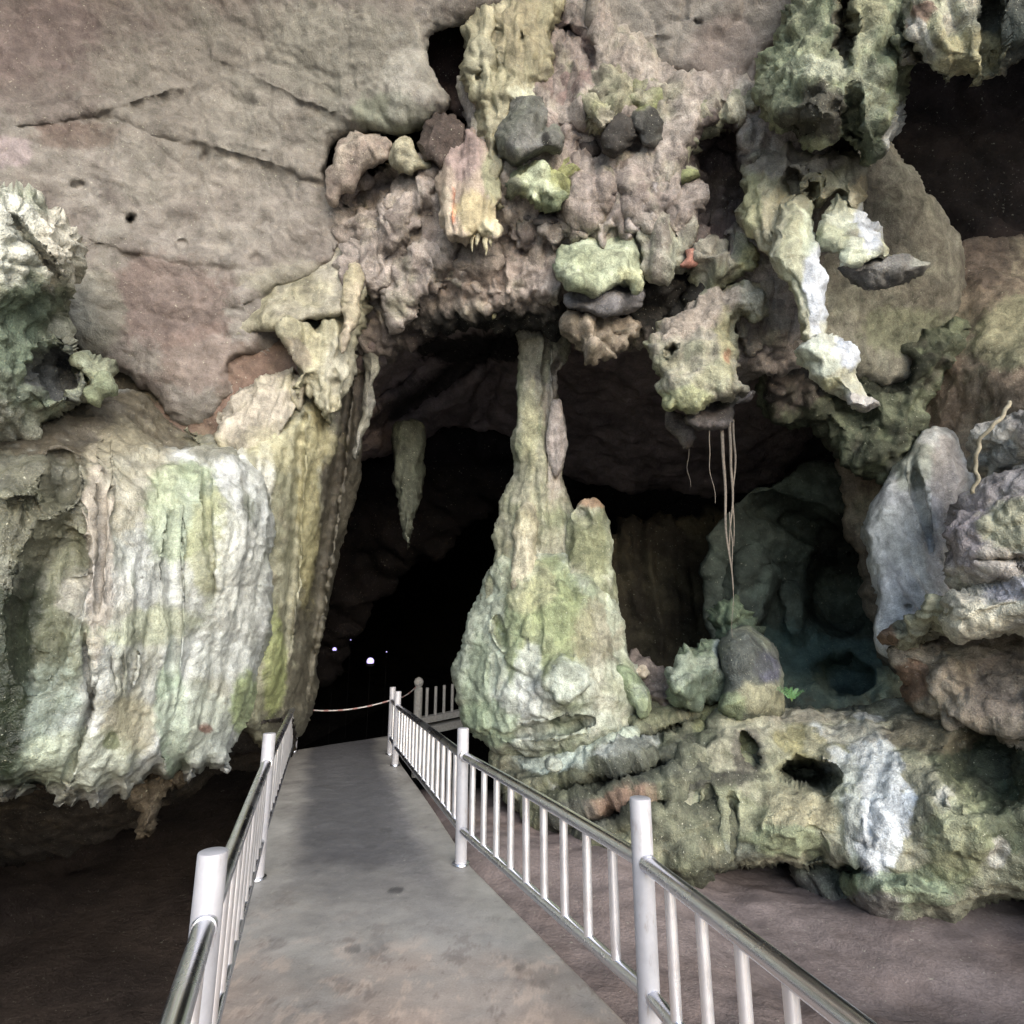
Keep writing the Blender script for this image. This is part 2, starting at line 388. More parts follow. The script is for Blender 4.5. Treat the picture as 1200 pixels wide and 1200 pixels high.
c += (lin((30, 28, 28)) - c) * sstep(12, 20, v[:, 1])[:, None]  # darkness of the deep tunnel painted into the rock colour
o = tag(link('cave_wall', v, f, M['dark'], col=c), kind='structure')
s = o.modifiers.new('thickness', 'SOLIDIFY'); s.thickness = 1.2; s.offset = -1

# ---- ceiling masses
BR = [((144, 136, 124), .55, .0, .35, .7), ((100, 86, 78), .9, .14, .25, .7), ((134, 132, 116), 1.3, .2, .25, .5), ((84, 73, 68), 2.4, .26, .18, .6), ((158, 150, 138), 4, .25, .2, .4)]
smooth_ceiling = solid(
    [(-420, -420), (620, -420), (600, -20), (548, 20), (532, 30), (500, 45), (498, 75), (512, 100), (530, 118), (515, 132), (478, 148), (440, 152), (405, 158), (384, 186), (385, 222), (404, 250), (402, 300), (392, 322), (340, 352), (326, 385), (300, 430), (275, 470), (245, 485), (212, 496), (192, 464), (130, 424), (60, 400), (-60, 420), (-420, 460)],
    [(-300, -300, 6.0), (0, -300, 6.6), (500, -300, 6.6), (0, 0, 6.9), (300, 0, 7.3), (540, 20, 7.2), (0, 200, 6.7), (100, 300, 7.0), (250, 250, 7.5), (400, 200, 7.6), (470, 130, 7.3), (210, 480, 7.3), (330, 370, 7.6), (150, 400, 7.1), (-300, 300, 6)],
    .22, .9, R=36, step=2.5, jit=3,
    disp=[('fbm', .5, .16), ('fbm', 1.4, .10), ('rid', 1.1, .06, 4), ('crack', .55, .05), ('crack', 1.4, .03), ('facet', 1.0, .05), ('fbm', 4, .04, 5), ('fbm', 14, .06)], warp=.35,
    base=(130, 121, 111), tint=BR,
    patches=[(110, 80, 160, 90, (102, 88, 82), .6), (30, 30, 90, 60, (110, 92, 88), .6), (190, 355, 85, 60, (114, 95, 86), .8), (90, 160, 60, 18, (100, 78, 66), .6), (235, 420, 50, 40, (130, 108, 96), .6), (280, 440, 22, 50, (124, 104, 90), .6, 25), (300, 120, 200, 120, (142, 136, 122), .5), (400, 60, 90, 60, (138, 134, 118), .5), (455, 135, 50, 26, (116, 124, 98), .6), (110, 365, 40, 60, (132, 128, 110), .7), (350, 330, 60, 26, (146, 140, 116), .7), (480, 90, 30, 50, (168, 164, 150), .5), (310, 250, 170, 70, (142, 132, 120), .4), (15, 180, 26, 18, (170, 150, 150), .6)],
    dents=[(152, 257, 6, 6, .22), (88, 217, 16, 8, .07), (213, 287, 9, 7, .06), (300, 302, 9, 9, .07), (240, 185, 5, 9, .06), (435, 195, 46, 34, -.28), (296, 428, 50, 24, .16, -32), (395, 75, 16, 80, .03, 20), (300, 178, 240, 16, -.07, 16), (180, 290, 150, 14, -.05, 10), (425, 262, 60, 12, -.06, -38), (345, 318, 110, 12, -.06, -26), (380, 120, 150, 14, -.05, 24), (120, 120, 130, 14, -.05, -12)])
folded = solid(
    [(385, 255), (425, 212), (470, 188), (505, 172), (560, 160), (640, 180), (760, 200), (800, 300), (780, 400), (700, 395), (640, 388), (560, 380), (500, 392), (440, 430), (405, 440), (398, 330)],
    [(400, 260, 7.75), (500, 200, 7.45), (600, 330, 7.5), (760, 330, 7.35), (640, 385, 7.9), (440, 420, 8.3), (700, 250, 7.3), (580, 240, 7.2)],
    .3, .9, R=30, step=2.6, jit=4,
    disp=[('fbm', .8, .18), ('flute', 3.2, .14), ('rid', 2.3, .14), ('facet', 2.4, .12), ('cell', 4, .06), ('fbm', 8, .05)],
    base=(164, 149, 134), tint=[((162, 146, 128), 1.6, .0, .3, .6), ((126, 110, 100), 2.2, .12, .25, .6), ((166, 158, 128), 2.6, .25, .2, .5)],
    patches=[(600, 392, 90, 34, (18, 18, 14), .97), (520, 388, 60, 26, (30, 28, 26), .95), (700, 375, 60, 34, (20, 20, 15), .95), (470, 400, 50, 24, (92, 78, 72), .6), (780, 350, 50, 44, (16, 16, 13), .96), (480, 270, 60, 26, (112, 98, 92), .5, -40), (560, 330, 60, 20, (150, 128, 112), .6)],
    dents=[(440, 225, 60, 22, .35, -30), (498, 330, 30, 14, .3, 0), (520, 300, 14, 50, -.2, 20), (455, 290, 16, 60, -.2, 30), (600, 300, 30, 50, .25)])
mid_ceiling = solid(
    [(600, -420), (1020, -420), (1000, -60), (958, 0), (930, 40), (900, 85), (886, 118), (850, 128), (800, 108), (780, 100), (760, 112), (742, 100), (700, 60), (690, 40), (660, 35), (610, 20)],
    [(600, -300, 6.5), (1000, -300, 6.2), (640, 20, 7.4), (760, 60, 7.35), (880, 80, 7.2), (950, 0, 6.9)],
    .3, .9, R=36, step=2.8, jit=3, disp=[('fbm', .6, .12), ('fbm', 2, .06), ('crack', 1.0, .05), ('facet', 1.4, .05), ('fbm', 6, .035)],
    base=(146, 136, 126), tint=BR[:2] + [((156, 150, 138), 1.2, 0, .3, .6)],
    patches=[(860, 70, 60, 50, (150, 134, 124), .6), (700, 40, 40, 50, (168, 156, 140), .5), (830, 105, 60, 14, (140, 110, 100), .5)],
    dents=[(797, 30, 5, 60, .03, 12), (752, 52, 50, 6, .03, -10), (695, 20, 8, 60, -.16), (815, 25, 6, 6, .1)])
back_ceiling = solid(
    [(560, 0), (700, 0), (800, 90), (900, 100), (960, 160), (960, 330), (930, 420), (860, 440), (790, 420), (740, 330), (560, 230)],
    [(600, 60, 7.4), (900, 150, 6.95), (700, 150, 7.05), (700, 250, 7.15), (940, 330, 7.0), (850, 400, 7.4), (760, 330, 7.25), (620, 230, 7.2)], .25, .8, R=30, step=2.8, jit=4,
    disp=[('fbm', .9, .20), ('rid', 2.0, .14), ('flute', 3, .14), ('facet', 2.6, .14), ('cell', 3.5, .08), ('fbm', 8, .05)],
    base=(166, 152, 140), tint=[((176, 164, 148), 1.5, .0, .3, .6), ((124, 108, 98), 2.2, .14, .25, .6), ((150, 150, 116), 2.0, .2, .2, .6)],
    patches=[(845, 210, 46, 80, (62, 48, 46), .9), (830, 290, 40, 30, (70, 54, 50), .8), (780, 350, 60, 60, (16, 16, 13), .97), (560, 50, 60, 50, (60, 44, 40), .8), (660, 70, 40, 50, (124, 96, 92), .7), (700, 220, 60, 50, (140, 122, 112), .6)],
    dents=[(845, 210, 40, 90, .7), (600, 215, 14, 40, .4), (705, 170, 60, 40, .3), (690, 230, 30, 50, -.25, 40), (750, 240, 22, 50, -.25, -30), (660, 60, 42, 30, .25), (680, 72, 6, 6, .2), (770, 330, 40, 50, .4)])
recess_top = solid([(470, -300), (640, -300), (640, 60), (590, 130), (540, 140), (500, 90), (480, 20)], [(500, 0, 8.0), (600, 0, 8.0), (550, 120, 7.9)], .1, .6, R=30, step=4, jit=2,
    disp=[('fbm', 1.2, .1), ('fbm', 5, .04)], base=(70, 52, 48), tint=[((48, 36, 34), 1.5, 0, .3, .7)])
over_ceiling = solid([(-520, -900), (1700, -900), (1700, -160), (1000, -190), (560, -240), (100, -240), (-520, -200)], [(-300, -800, 5.6), (1500, -800, 5.6), (-300, -200, 6.3), (1500, -200, 6), (560, -200, 7.0)], .3, .9, R=80, step=12, jit=6,
    disp=[('fbm', .6, .2), ('fbm', 2, .08)], base=(150, 138, 122), tint=BR[:2])
recess = solid([(60, 400), (130, 410), (210, 440), (260, 390), (340, 350), (400, 340), (390, 470), (330, 520), (220, 540), (120, 520), (60, 470)], [(100, 450, 7.25), (260, 440, 7.42), (380, 400, 7.7), (220, 520, 7.3)], .05, .6, R=30, step=3, jit=4,
    disp=[('fbm', 1, .12), ('rid', 2.2, .10), ('fbm', 7, .04)], base=(128, 104, 86), tint=[((96, 76, 62), 1.6, 0, .3, .7), ((150, 130, 104), 2.4, .25, .2, .6)], patches=[(285, 450, 30, 60, (118, 92, 76), .7, 30), (150, 450, 60, 30, (84, 84, 66), .7)])
put('cave_ceiling', join(smooth_ceiling, mid_ceiling, over_ceiling, recess), 'ceil', kind='structure')
FOLD = [('fbm', 1.4, .10), ('rid', 2.2, .08), ('flute', 4.0, .14), ('flute', 9, .05), ('facet', 4, .10), ('fbm', 8, .03)]
PK = [((172, 156, 142), 2.0, .0, .3, .6), ((112, 98, 90), 2.6, .12, .2, .7), ((148, 146, 114), 2.4, .25, .2, .6)]
def fold(poly, ct, bulge=.2, base=(156, 142, 130), tint=PK, R=18, **k): return solid(poly, ct, bulge, .5, R=R, step=2.2, jit=5, disp=FOLD, base=base, tint=tint, warp=.8, **k)
folds = [
    fold([(640, 200), (672, 182), (738, 180), (800, 196), (818, 226), (806, 262), (792, 280), (780, 252), (766, 278), (752, 256), (737, 288), (722, 268), (704, 288), (692, 264), (674, 280), (655, 262), (648, 230)], [(650, 200, 7.05), (800, 200, 6.95), (720, 285, 6.85)], R=26),
    fold([(752, 258), (786, 244), (814, 258), (808, 288), (792, 316), (770, 326), (754, 312), (742, 286)], [(780, 250, 6.95), (775, 320, 6.85)], base=(140, 142, 118)),
    fold([(736, 262), (742, 240), (756, 224), (770, 222), (768, 240), (756, 258), (744, 272)], [(750, 245, 6.75)], .1, base=(174, 164, 158), R=10),
    fold([(632, 268), (646, 264), (662, 266), (656, 282), (647, 297), (640, 284)], [(646, 275, 6.95)], .1, base=(160, 150, 138), R=10),
    fold([(392, 335), (402, 304), (432, 276), (466, 232), (500, 200), (514, 214), (510, 240), (492, 268), (474, 300), (458, 332), (440, 352), (424, 338), (410, 352)], [(400, 320, 7.5), (500, 210, 7.3), (440, 345, 7.5)], .2),
    fold([(466, 306), (496, 278), (524, 284), (548, 296), (556, 316), (540, 334), (506, 342), (486, 362), (470, 392), (458, 380), (452, 352)], [(480, 300, 7.35), (550, 310, 7.3), (465, 385, 7.5)], .18),
    fold([(640, 40), (662, 30), (690, 60), (688, 110), (676, 150), (668, 190), (648, 196), (640, 160), (642, 100)], [(660, 40, 7.2), (660, 190, 7.0)], .18, base=(148, 132, 122)),
    fold([(706, 60), (740, 62), (770, 96), (762, 112), (744, 104), (730, 78), (712, 78)], [(735, 80, 7.15)], .12, base=(164, 150, 138)),
    fold([(776, 120), (800, 108), (846, 120), (890, 104), (884, 128), (846, 140), (812, 150), (796, 140)], [(800, 125, 7.0), (885, 112, 6.9)], .14, base=(160, 148, 134)),
    fold([(862, 330), (880, 300), (910, 320), (924, 352), (930, 396), (918, 420), (900, 404), (880, 420), (866, 400)], [(890, 320, 7.0), (900, 410, 7.1)], .18, base=(150, 140, 122)),
    fold([(590, 232), (606, 226), (612, 246), (636, 262), (664, 262), (650, 282), (616, 292), (596, 276)], [(620, 260, 7.1)], .14, base=(136, 122, 114)),
    fold([(552, 296), (580, 290), (640, 296), (668, 330), (650, 356), (610, 350), (570, 358), (548, 336)], [(560, 320, 7.4), (660, 330, 7.2)], .16, base=(164, 146, 132)),
]
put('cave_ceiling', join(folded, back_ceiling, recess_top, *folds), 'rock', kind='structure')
# inner chamber roof, sinking into the dark behind the column
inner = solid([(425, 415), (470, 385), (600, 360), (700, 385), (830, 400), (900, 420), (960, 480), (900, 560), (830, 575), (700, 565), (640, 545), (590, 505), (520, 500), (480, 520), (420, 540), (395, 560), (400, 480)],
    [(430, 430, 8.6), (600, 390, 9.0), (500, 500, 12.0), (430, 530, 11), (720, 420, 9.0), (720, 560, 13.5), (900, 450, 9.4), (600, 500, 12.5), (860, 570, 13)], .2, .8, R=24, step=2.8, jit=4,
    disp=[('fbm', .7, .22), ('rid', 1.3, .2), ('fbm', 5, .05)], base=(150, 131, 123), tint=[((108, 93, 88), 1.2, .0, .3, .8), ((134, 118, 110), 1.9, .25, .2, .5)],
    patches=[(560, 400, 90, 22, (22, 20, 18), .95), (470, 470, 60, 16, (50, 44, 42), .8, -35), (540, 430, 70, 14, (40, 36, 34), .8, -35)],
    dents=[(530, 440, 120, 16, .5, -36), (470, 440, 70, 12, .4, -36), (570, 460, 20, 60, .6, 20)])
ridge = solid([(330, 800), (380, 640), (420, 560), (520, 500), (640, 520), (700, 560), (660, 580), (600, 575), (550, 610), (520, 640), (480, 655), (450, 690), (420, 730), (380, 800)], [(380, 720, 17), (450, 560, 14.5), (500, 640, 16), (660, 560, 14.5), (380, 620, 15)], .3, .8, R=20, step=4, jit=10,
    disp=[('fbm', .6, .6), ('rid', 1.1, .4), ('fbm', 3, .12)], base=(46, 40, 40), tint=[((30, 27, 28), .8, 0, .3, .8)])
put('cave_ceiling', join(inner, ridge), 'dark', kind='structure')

# right-hand cave wall: back panels, dim green chamber, dark pocket
GB = [((120, 122, 96), 1.0, .05, .3, .6), ((88, 80, 66), 1.6, .15, .25, .7), ((62, 74, 52), 2.2, .2, .2, .6)]
panel = solid([(960, 190), (1010, 175), (1045, 170), (1068, 200), (1082, 235), (1105, 262), (1126, 290), (1130, 332), (1116, 372), (1100, 430), (1058, 450), (1000, 440), (930, 410), (900, 330), (930, 250)],
    [(1000, 200, 7.7), (1120, 300, 7.9), (1000, 400, 7.8), (1050, 300, 7.7)], .25, .8, R=24, step=2.8, jit=6, disp=[('fbm', .8, .18), ('rid', 1.6, .06), ('fbm', 3, .06), ('fbm', 9, .03)],
    base=(154, 149, 128), tint=[((112, 104, 88), 1.2, .1, .3, .7), ((150, 150, 124), 2, .2, .2, .5)],
    patches=[(1060, 390, 60, 30, (126, 132, 92), .6), (1010, 220, 30, 40, (112, 104, 90), .6)])
brown = solid([(980, 400), (1060, 380), (1120, 345), (1128, 300), (1150, 285), (1180, 292), (1230, 270), (1420, 280), (1420, 560), (1260, 560), (1200, 640), (1160, 760), (1060, 780), (1000, 640), (980, 520)],
    [(1000, 420, 9.0), (1120, 330, 8.2), (1200, 300, 8.2), (1200, 400, 7.3), (1200, 470, 6.9), (1130, 480, 7.7), (1400, 400, 6.4), (1120, 640, 7.9), (1000, 640, 9.0)], .12, .9, R=14, step=2.6, jit=9, disp=[('fbm', .7, .20), ('rid', 1.3, .14), ('facet', 1.1, .18), ('str', 2.2, .08), ('fbm', 5, .05)],
    base=(150, 132, 108), tint=[((118, 98, 78), 1.3, .0, .3, .7), ((164, 154, 118), 1.9, .2, .2, .6)],
    patches=[(1185, 400, 50, 40, (158, 154, 112), .8), (1110, 470, 40, 50, (124, 100, 78), .7), (1150, 310, 40, 40, (110, 94, 80), .7), (1125, 590, 30, 70, (170, 154, 146), .8)])
lumps = solid([(900, 410), (960, 395), (1010, 412), (1050, 402), (1095, 395), (1120, 375), (1125, 420), (1095, 460), (1090, 520), (1062, 545), (1040, 560), (1000, 550), (975, 530), (950, 500), (915, 500), (885, 460)],
    [(920, 420, 8.3), (1090, 400, 7.8), (1050, 540, 8.0), (950, 500, 8.6)], .4, .7, R=30, step=2.6, jit=7, disp=[('fbm', 1.2, .25), ('bil', 2.6, .16), ('cell', 3.2, .12), ('fbm', 8, .03)],
    base=(114, 120, 90), tint=[((52, 56, 40), 1.8, -.05, .25, .85), ((128, 138, 98), 2.4, .22, .15, .7), ((104, 90, 84), 1.4, .3, .2, .6)],
    patches=[(1050, 440, 40, 30, (34, 38, 26), .9), (930, 450, 40, 30, (92, 80, 76), .8)], dents=[(1040, 430, 34, 26, .6), (990, 470, 40, 20, .4, 30)])
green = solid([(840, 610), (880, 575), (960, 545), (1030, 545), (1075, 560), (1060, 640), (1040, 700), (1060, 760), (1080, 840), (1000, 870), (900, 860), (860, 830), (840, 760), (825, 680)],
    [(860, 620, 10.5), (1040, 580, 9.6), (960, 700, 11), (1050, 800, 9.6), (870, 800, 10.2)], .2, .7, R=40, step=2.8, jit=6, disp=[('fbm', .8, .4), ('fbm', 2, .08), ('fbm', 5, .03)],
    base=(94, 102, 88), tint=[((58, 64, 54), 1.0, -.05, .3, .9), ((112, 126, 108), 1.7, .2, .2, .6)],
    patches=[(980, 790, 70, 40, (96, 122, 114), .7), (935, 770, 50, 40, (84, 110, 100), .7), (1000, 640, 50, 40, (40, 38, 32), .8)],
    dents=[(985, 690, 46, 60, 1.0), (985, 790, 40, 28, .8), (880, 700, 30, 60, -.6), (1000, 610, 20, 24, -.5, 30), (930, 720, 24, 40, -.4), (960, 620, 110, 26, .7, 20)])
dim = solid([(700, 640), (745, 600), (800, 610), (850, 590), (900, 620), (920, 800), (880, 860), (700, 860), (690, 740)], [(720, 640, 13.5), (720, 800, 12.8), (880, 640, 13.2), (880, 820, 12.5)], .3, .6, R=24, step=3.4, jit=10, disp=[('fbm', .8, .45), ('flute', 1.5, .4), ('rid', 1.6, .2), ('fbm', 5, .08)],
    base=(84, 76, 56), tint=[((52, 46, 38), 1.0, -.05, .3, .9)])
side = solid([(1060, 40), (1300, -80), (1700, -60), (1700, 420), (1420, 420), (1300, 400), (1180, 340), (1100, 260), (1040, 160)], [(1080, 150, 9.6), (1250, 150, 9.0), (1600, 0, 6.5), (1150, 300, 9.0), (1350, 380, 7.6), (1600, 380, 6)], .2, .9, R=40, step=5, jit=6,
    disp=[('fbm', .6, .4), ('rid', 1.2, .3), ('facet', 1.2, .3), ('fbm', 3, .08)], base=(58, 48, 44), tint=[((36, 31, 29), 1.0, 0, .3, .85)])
put('cave_wall', join(panel, brown, lumps), 'rock', kind='structure')
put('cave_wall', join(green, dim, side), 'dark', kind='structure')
# overhung wall below the big flowstone curtain
under = solid([(-420, 900), (0, 900), (120, 900), (230, 880), (300, 850), (345, 840), (350, 880), (335, 900), (300, 905), (262, 905), (235, 925), (190, 955), (120, 985), (60, 1000), (0, 1020), (-420, 1060)],
    [(-300, 900, 5.8), (0, 900, 6.0), (0, 1000, 7.6), (300, 860, 7.4), (300, 900, 8.6), (150, 970, 7.8)], .1, .6, R=24, step=3.2, jit=5, disp=[('fbm', 1, .14), ('flute', 2.5, .10), ('fbm', 6, .04)],
    base=(64, 56, 48), tint=[((44, 39, 34), 1.4, 0, .3, .8), ((120, 106, 80), 2.4, .3, .2, .5)])
leftside = solid([(-1300, -100), (-420, -100), (-200, 300), (-160, 600), (-260, 1000), (-420, 1400), (-700, 1900), (-1300, 1900)], [(-1200, 0, 3.0), (-300, 0, 5.6), (-250, 700, 4.4), (-300, 1100, 4.4), (-1200, 800, 2.2), (-1000, 1800, 2.4), (-450, 1500, 3.6)], .3, .9, R=60, step=12, jit=6,  # unseen wall carried on out of view, placed to shut light off the pit
    disp=[('fbm', .6, .3), ('rid', 1.2, .1)], base=(110, 104, 88), tint=GB)
put('cave_wall', join(under, leftside), 'rock', kind='structure')

# ---- concrete walkway
PR = [on_z(764, 1247), on_z(540, 1013), on_z(463, 897), on_z(457, 884)]
L3 = on_z(344, 881); L1 = np.array([-.977, 2.096, 0]); L2 = np.array([-1.837, 4.66, 0])
d0 = np.array([.55, -2.13, 0])
redge = [PR[0] + d0 * 1.6 + [.08, 0, 0], PR[0] + d0 * .5 + [.07, 0, 0], PR[0] + [.07, 0, 0], PR[1] + [.07, 0, 0], .5 * (PR[1] + PR[2]) + [.10, 0, 0], PR[2] + [.10, 0, 0], PR[3] + [.06, .08, 0], on_z(457, 862)]
ledge = [np.array([.05, -2.6, 0]), np.array([-.62, .95, 0]), L1 + [-.10, 0, 0], L2 + [-.10, 0, 0], .45 * L2 + .55 * L3 + [-.12, 0, 0], L3 + [-.10, 0, 0], L3 + [-.10, .02, 0], L3 + [-.09, .06, 0]]
def resample(pts, n):
    p = np.array(pts); s = np.r_[0, np.cumsum(np.linalg.norm(np.diff(p, axis=0), axis=1))]; t = np.linspace(0, s[-1], n)
    return np.stack([np.interp(t, s, p[:, k]) for k in range(3)], 1)
nL, nW = 760, 120
A, B = resample(ledge, nL), resample(redge, nL)
t = np.linspace(0, 1, nW)[None, :, None]
top = A[:, None] * (1 - t) + B[:, None] * t
vt = top.reshape(-1, 3).copy()
edge = np.minimum(np.tile(t[0, :, 0], nL), 1 - np.tile(t[0, :, 0], nL))
vt[:, 2] += .006 * fbm(vt * np.array([1.5, 1.5, 0]), 3) + .003 * fbm(vt * np.array([9., 9, 0]), 3) - .012 * (edge < .005)
vb = vt.copy(); vb[:, 2] -= .17
idx = np.arange(nL * nW).reshape(nL, nW); n0 = nL * nW
ft = np.stack([idx[:-1, :-1], idx[:-1, 1:], idx[1:, 1:], idx[1:, :-1]], -1).reshape(-1, 4)
fs = [ft, (ft + n0)[:, ::-1]]
ring = np.r_[idx[0, :], idx[1:, -1], idx[-1, -2::-1], idx[-2:0:-1, 0]]; rn = np.roll(ring, -1)
fs.append(np.stack([ring, ring + n0, rn + n0, rn], -1))
v = np.r_[vt, vb]; f = np.concatenate(fs)
c = np.tile(lin((166, 162, 156)), (len(v), 1))
m = sstep(-.2, .4, fbm(v * np.array([1.1, 1.1, 1]) + 3, 4)) * .55; c += (lin((134, 129, 123)) - c) * m[:, None]
m = sstep(.05, .4, fbm(v * np.array([2.6, 2.6, 1]) + 13, 4)) * .5; c += (lin((186, 182, 175)) - c) * m[:, None]
m = sstep(.1, .34, fbm(v * np.array([1.9, 1.9, 1]) + 77, 6, .62)) * .6; c += (lin((112, 108, 106)) - c) * m[:, None]
m = sstep(.2, .5, fbm(v * np.array([11, 11, 1.]) + 91, 5, .7)) * .35; c += (lin((112, 107, 103)) - c) * m[:, None]
cen = np.tile(np.abs(t[0, :, 0] - .52), nL); cen = np.r_[cen, cen]
w = fbm(v * np.array([1.6, 1.6, 1]) + 30, 4)
m = (1 - sstep(.24, .40, cen + .12 * w)) * sstep(3.4, 5.4, v[:, 1] + w) * .9; c += (lin((92, 92, 95)) - c) * m[:, None]       # worn damp middle
m = (1 - sstep(2.6, 3.9, v[:, 1] + 1.2 * w)) * .75; c += (lin((178, 157, 142)) - c) * m[:, None]
m = (1 - sstep(3.2, 4.2, v[:, 1] + .9 * w)) * sstep(.08, .16, fbm(v * np.array([5, 5, 1.]) + 41, 6, .7)) * .40; c += (lin((212, 190, 172)) - c) * m[:, None]
m = (1 - sstep(3.4, 4.6, v[:, 1] + .9 * w)) * sstep(.14, .2, fbm(v * np.array([5, 5, 1.]) + 61, 6, .7)) * .38; c += (lin((104, 90, 84)) - c) * m[:, None]
for (px, py, r, st) in ((464, 1043, .055, .75), (413, 1112, .05, .5), (452, 973, .07, .35), (435, 992, .06, .3), (610, 1135, .035, .4)):
    q = on_z(px, py); dd = np.linalg.norm(v[:, :2] - q[:2], axis=1) + .03 * fbm(v * 12, 3)
    m = (1 - sstep(r * .8, r * 1.15, dd)) * st; c += (lin((66, 66, 68)) - c) * m[:, None]
tag(link('walkway_path', v, f, M['conc'], col=c), kind='structure')

# ================================================================== ROCK FORMATIONS (each one a thing)
MOSS = [((160, 149, 134), 1.8, .0, .22, .75), ((124, 128, 92), 2.4, .12, .2, .6), ((96, 88, 70), 3.0, .2, .18, .65), ((176, 176, 140), 3.2, .25, .15, .6)]
YEL = [((150, 142, 98), 1.8, .0, .3, .65), ((116, 108, 84), 2.8, .22, .2, .6), ((190, 182, 146), 3.2, .25, .16, .6)]
GRN = [((112, 128, 88), 1.5, .0, .3, .7), ((68, 76, 56), 2.4, .18, .2, .7), ((176, 186, 156), 3.0, .25, .15, .65)]
GRY = [((120, 116, 112), 2, .1, .3, .6), ((76, 74, 72), 3, .2, .2, .5)]
RUF = [('fbm', 1.6, .13), ('rid', 2.6, .12), ('facet', 4.0, .26), ('bil', 4.6, .08), ('cell', 7, .07), ('fbm', 13, .045)]
DRP = [('fbm', 1.4, .08), ('rid', 2.4, .08), ('facet', 4, .10), ('flute', 4.5, .11), ('flute', 11, .045), ('fbm', 11, .04)]

# ---------------- flowstone curtain, the big pale mass over the path's far-side pit
t = root('flowstone_curtain', P(150, 700, 5.6), 'big pale rippled flowstone wall with a ragged lower edge hanging over the dark pit', 'rock formation')
FLW = [((150, 146, 122), 1.3, .0, .3, .6, (1, 1, .3)), ((124, 132, 106), 1.7, .1, .22, .7, (1, 1, .3)), ((194, 195, 190), 2.2, .04, .2, .7, (1, 1, .4)), ((100, 96, 74), 2.4, .24, .16, .6, (1, 1, .25)), ((186, 188, 182), 6, .12, .2, .5, (1, 1, .3))]
curtain = solid(
    [(-420, 470), (-60, 478), (20, 480), (60, 462), (110, 448), (150, 452), (185, 470), (215, 500), (262, 512), (300, 540), (324, 575), (330, 620), (324, 690), (322, 740), (308, 780), (306, 812), (290, 850), (272, 880), (262, 902), (246, 894), (232, 905), (214, 894), (196, 912), (180, 905), (168, 918), (150, 926), (132, 930), (113, 950), (104, 936), (84, 944), (70, 930), (52, 932), (40, 926), (22, 940), (4, 948), (-20, 940), (-60, 955), (-420, 990)],
    [(-300, 480, 4.6), (-300, 950, 3.7), (0, 480, 6.0), (110, 455, 6.9), (210, 505, 7.1), (20, 570, 4.9), (130, 545, 5.7), (0, 700, 4.6), (150, 620, 5.5), (150, 750, 5.3), (250, 540, 6.5), (320, 600, 6.6), (320, 760, 6.7), (0, 940, 4.8), (110, 935, 5.2), (260, 880, 6.2)],
    .45, .8, R=46, step=2.3, jit=5,
    disp=[('fbm', .7, .14), ('flute', 1.0, .13), ('flute', 2.8, .05), ('flute', 8, .022), ('fbm', 7, .018), ('fbm', 15, .05)], warp=.2, teeth=(885, 30, 12),
    base=(158, 160, 146), tint=FLW,
    patches=[(40, 580, 110, 90, (90, 86, 62), .9), (20, 650, 90, 90, (104, 102, 76), .8), (14, 790, 70, 130, (44, 52, 32), .97), (-4, 860, 60, 80, (40, 50, 30), .95), (70, 740, 26, 120, (116, 118, 88), .6, 10), (44, 900, 30, 40, (120, 132, 108), .6), (90, 492, 130, 46, (86, 76, 58), .92), (195, 480, 60, 46, (104, 94, 72), .9), (250, 520, 40, 24, (120, 116, 86), .7),  # brown shoulder patches paint in the shade where the top slopes back
             (150, 560, 60, 70, (160, 150, 118), .7), (215, 600, 50, 60, (142, 158, 112), .65), (250, 640, 30, 70, (146, 146, 96), .7), (160, 735, 80, 26, (150, 154, 120), .8), (150, 850, 40, 40, (166, 156, 116), .7), (205, 840, 18, 80, (128, 152, 112), .7),
             (60, 850, 40, 70, (150, 164, 146), .6), (284, 680, 36, 90, (200, 200, 188), .75), (250, 770, 60, 30, (190, 193, 184), .6), (120, 700, 50, 40, (180, 174, 162), .6), (115, 640, 20, 120, (176, 160, 142), .6), (235, 850, 50, 50, (172, 180, 160), .6), (296, 830, 22, 44, (142, 158, 88), .8), (95, 890, 70, 40, (166, 172, 136), .55), (245, 856, 9, 6, (110, 60, 40), .8), (130, 870, 12, 12, (96, 104, 60), .8)],
    dents=[(120, 620, 5, 130, .10, 4), (104, 790, 8, 60, .14, -4), (132, 784, 3.5, 26, .07, -6), (143, 788, 3.5, 28, .08), (155, 786, 3.5, 26, .07, 8), (60, 700, 40, 120, .30, 14), (20, 560, 70, 40, -.22), (72, 560, 20, 40, .3), (185, 545, 4, 60, .05), (245, 610, 6, 90, .10, -4), (205, 700, 7, 140, .10), (95, 860, 8, 80, .14, 18)])
o = put('face', curtain, 'flow', parent=t)
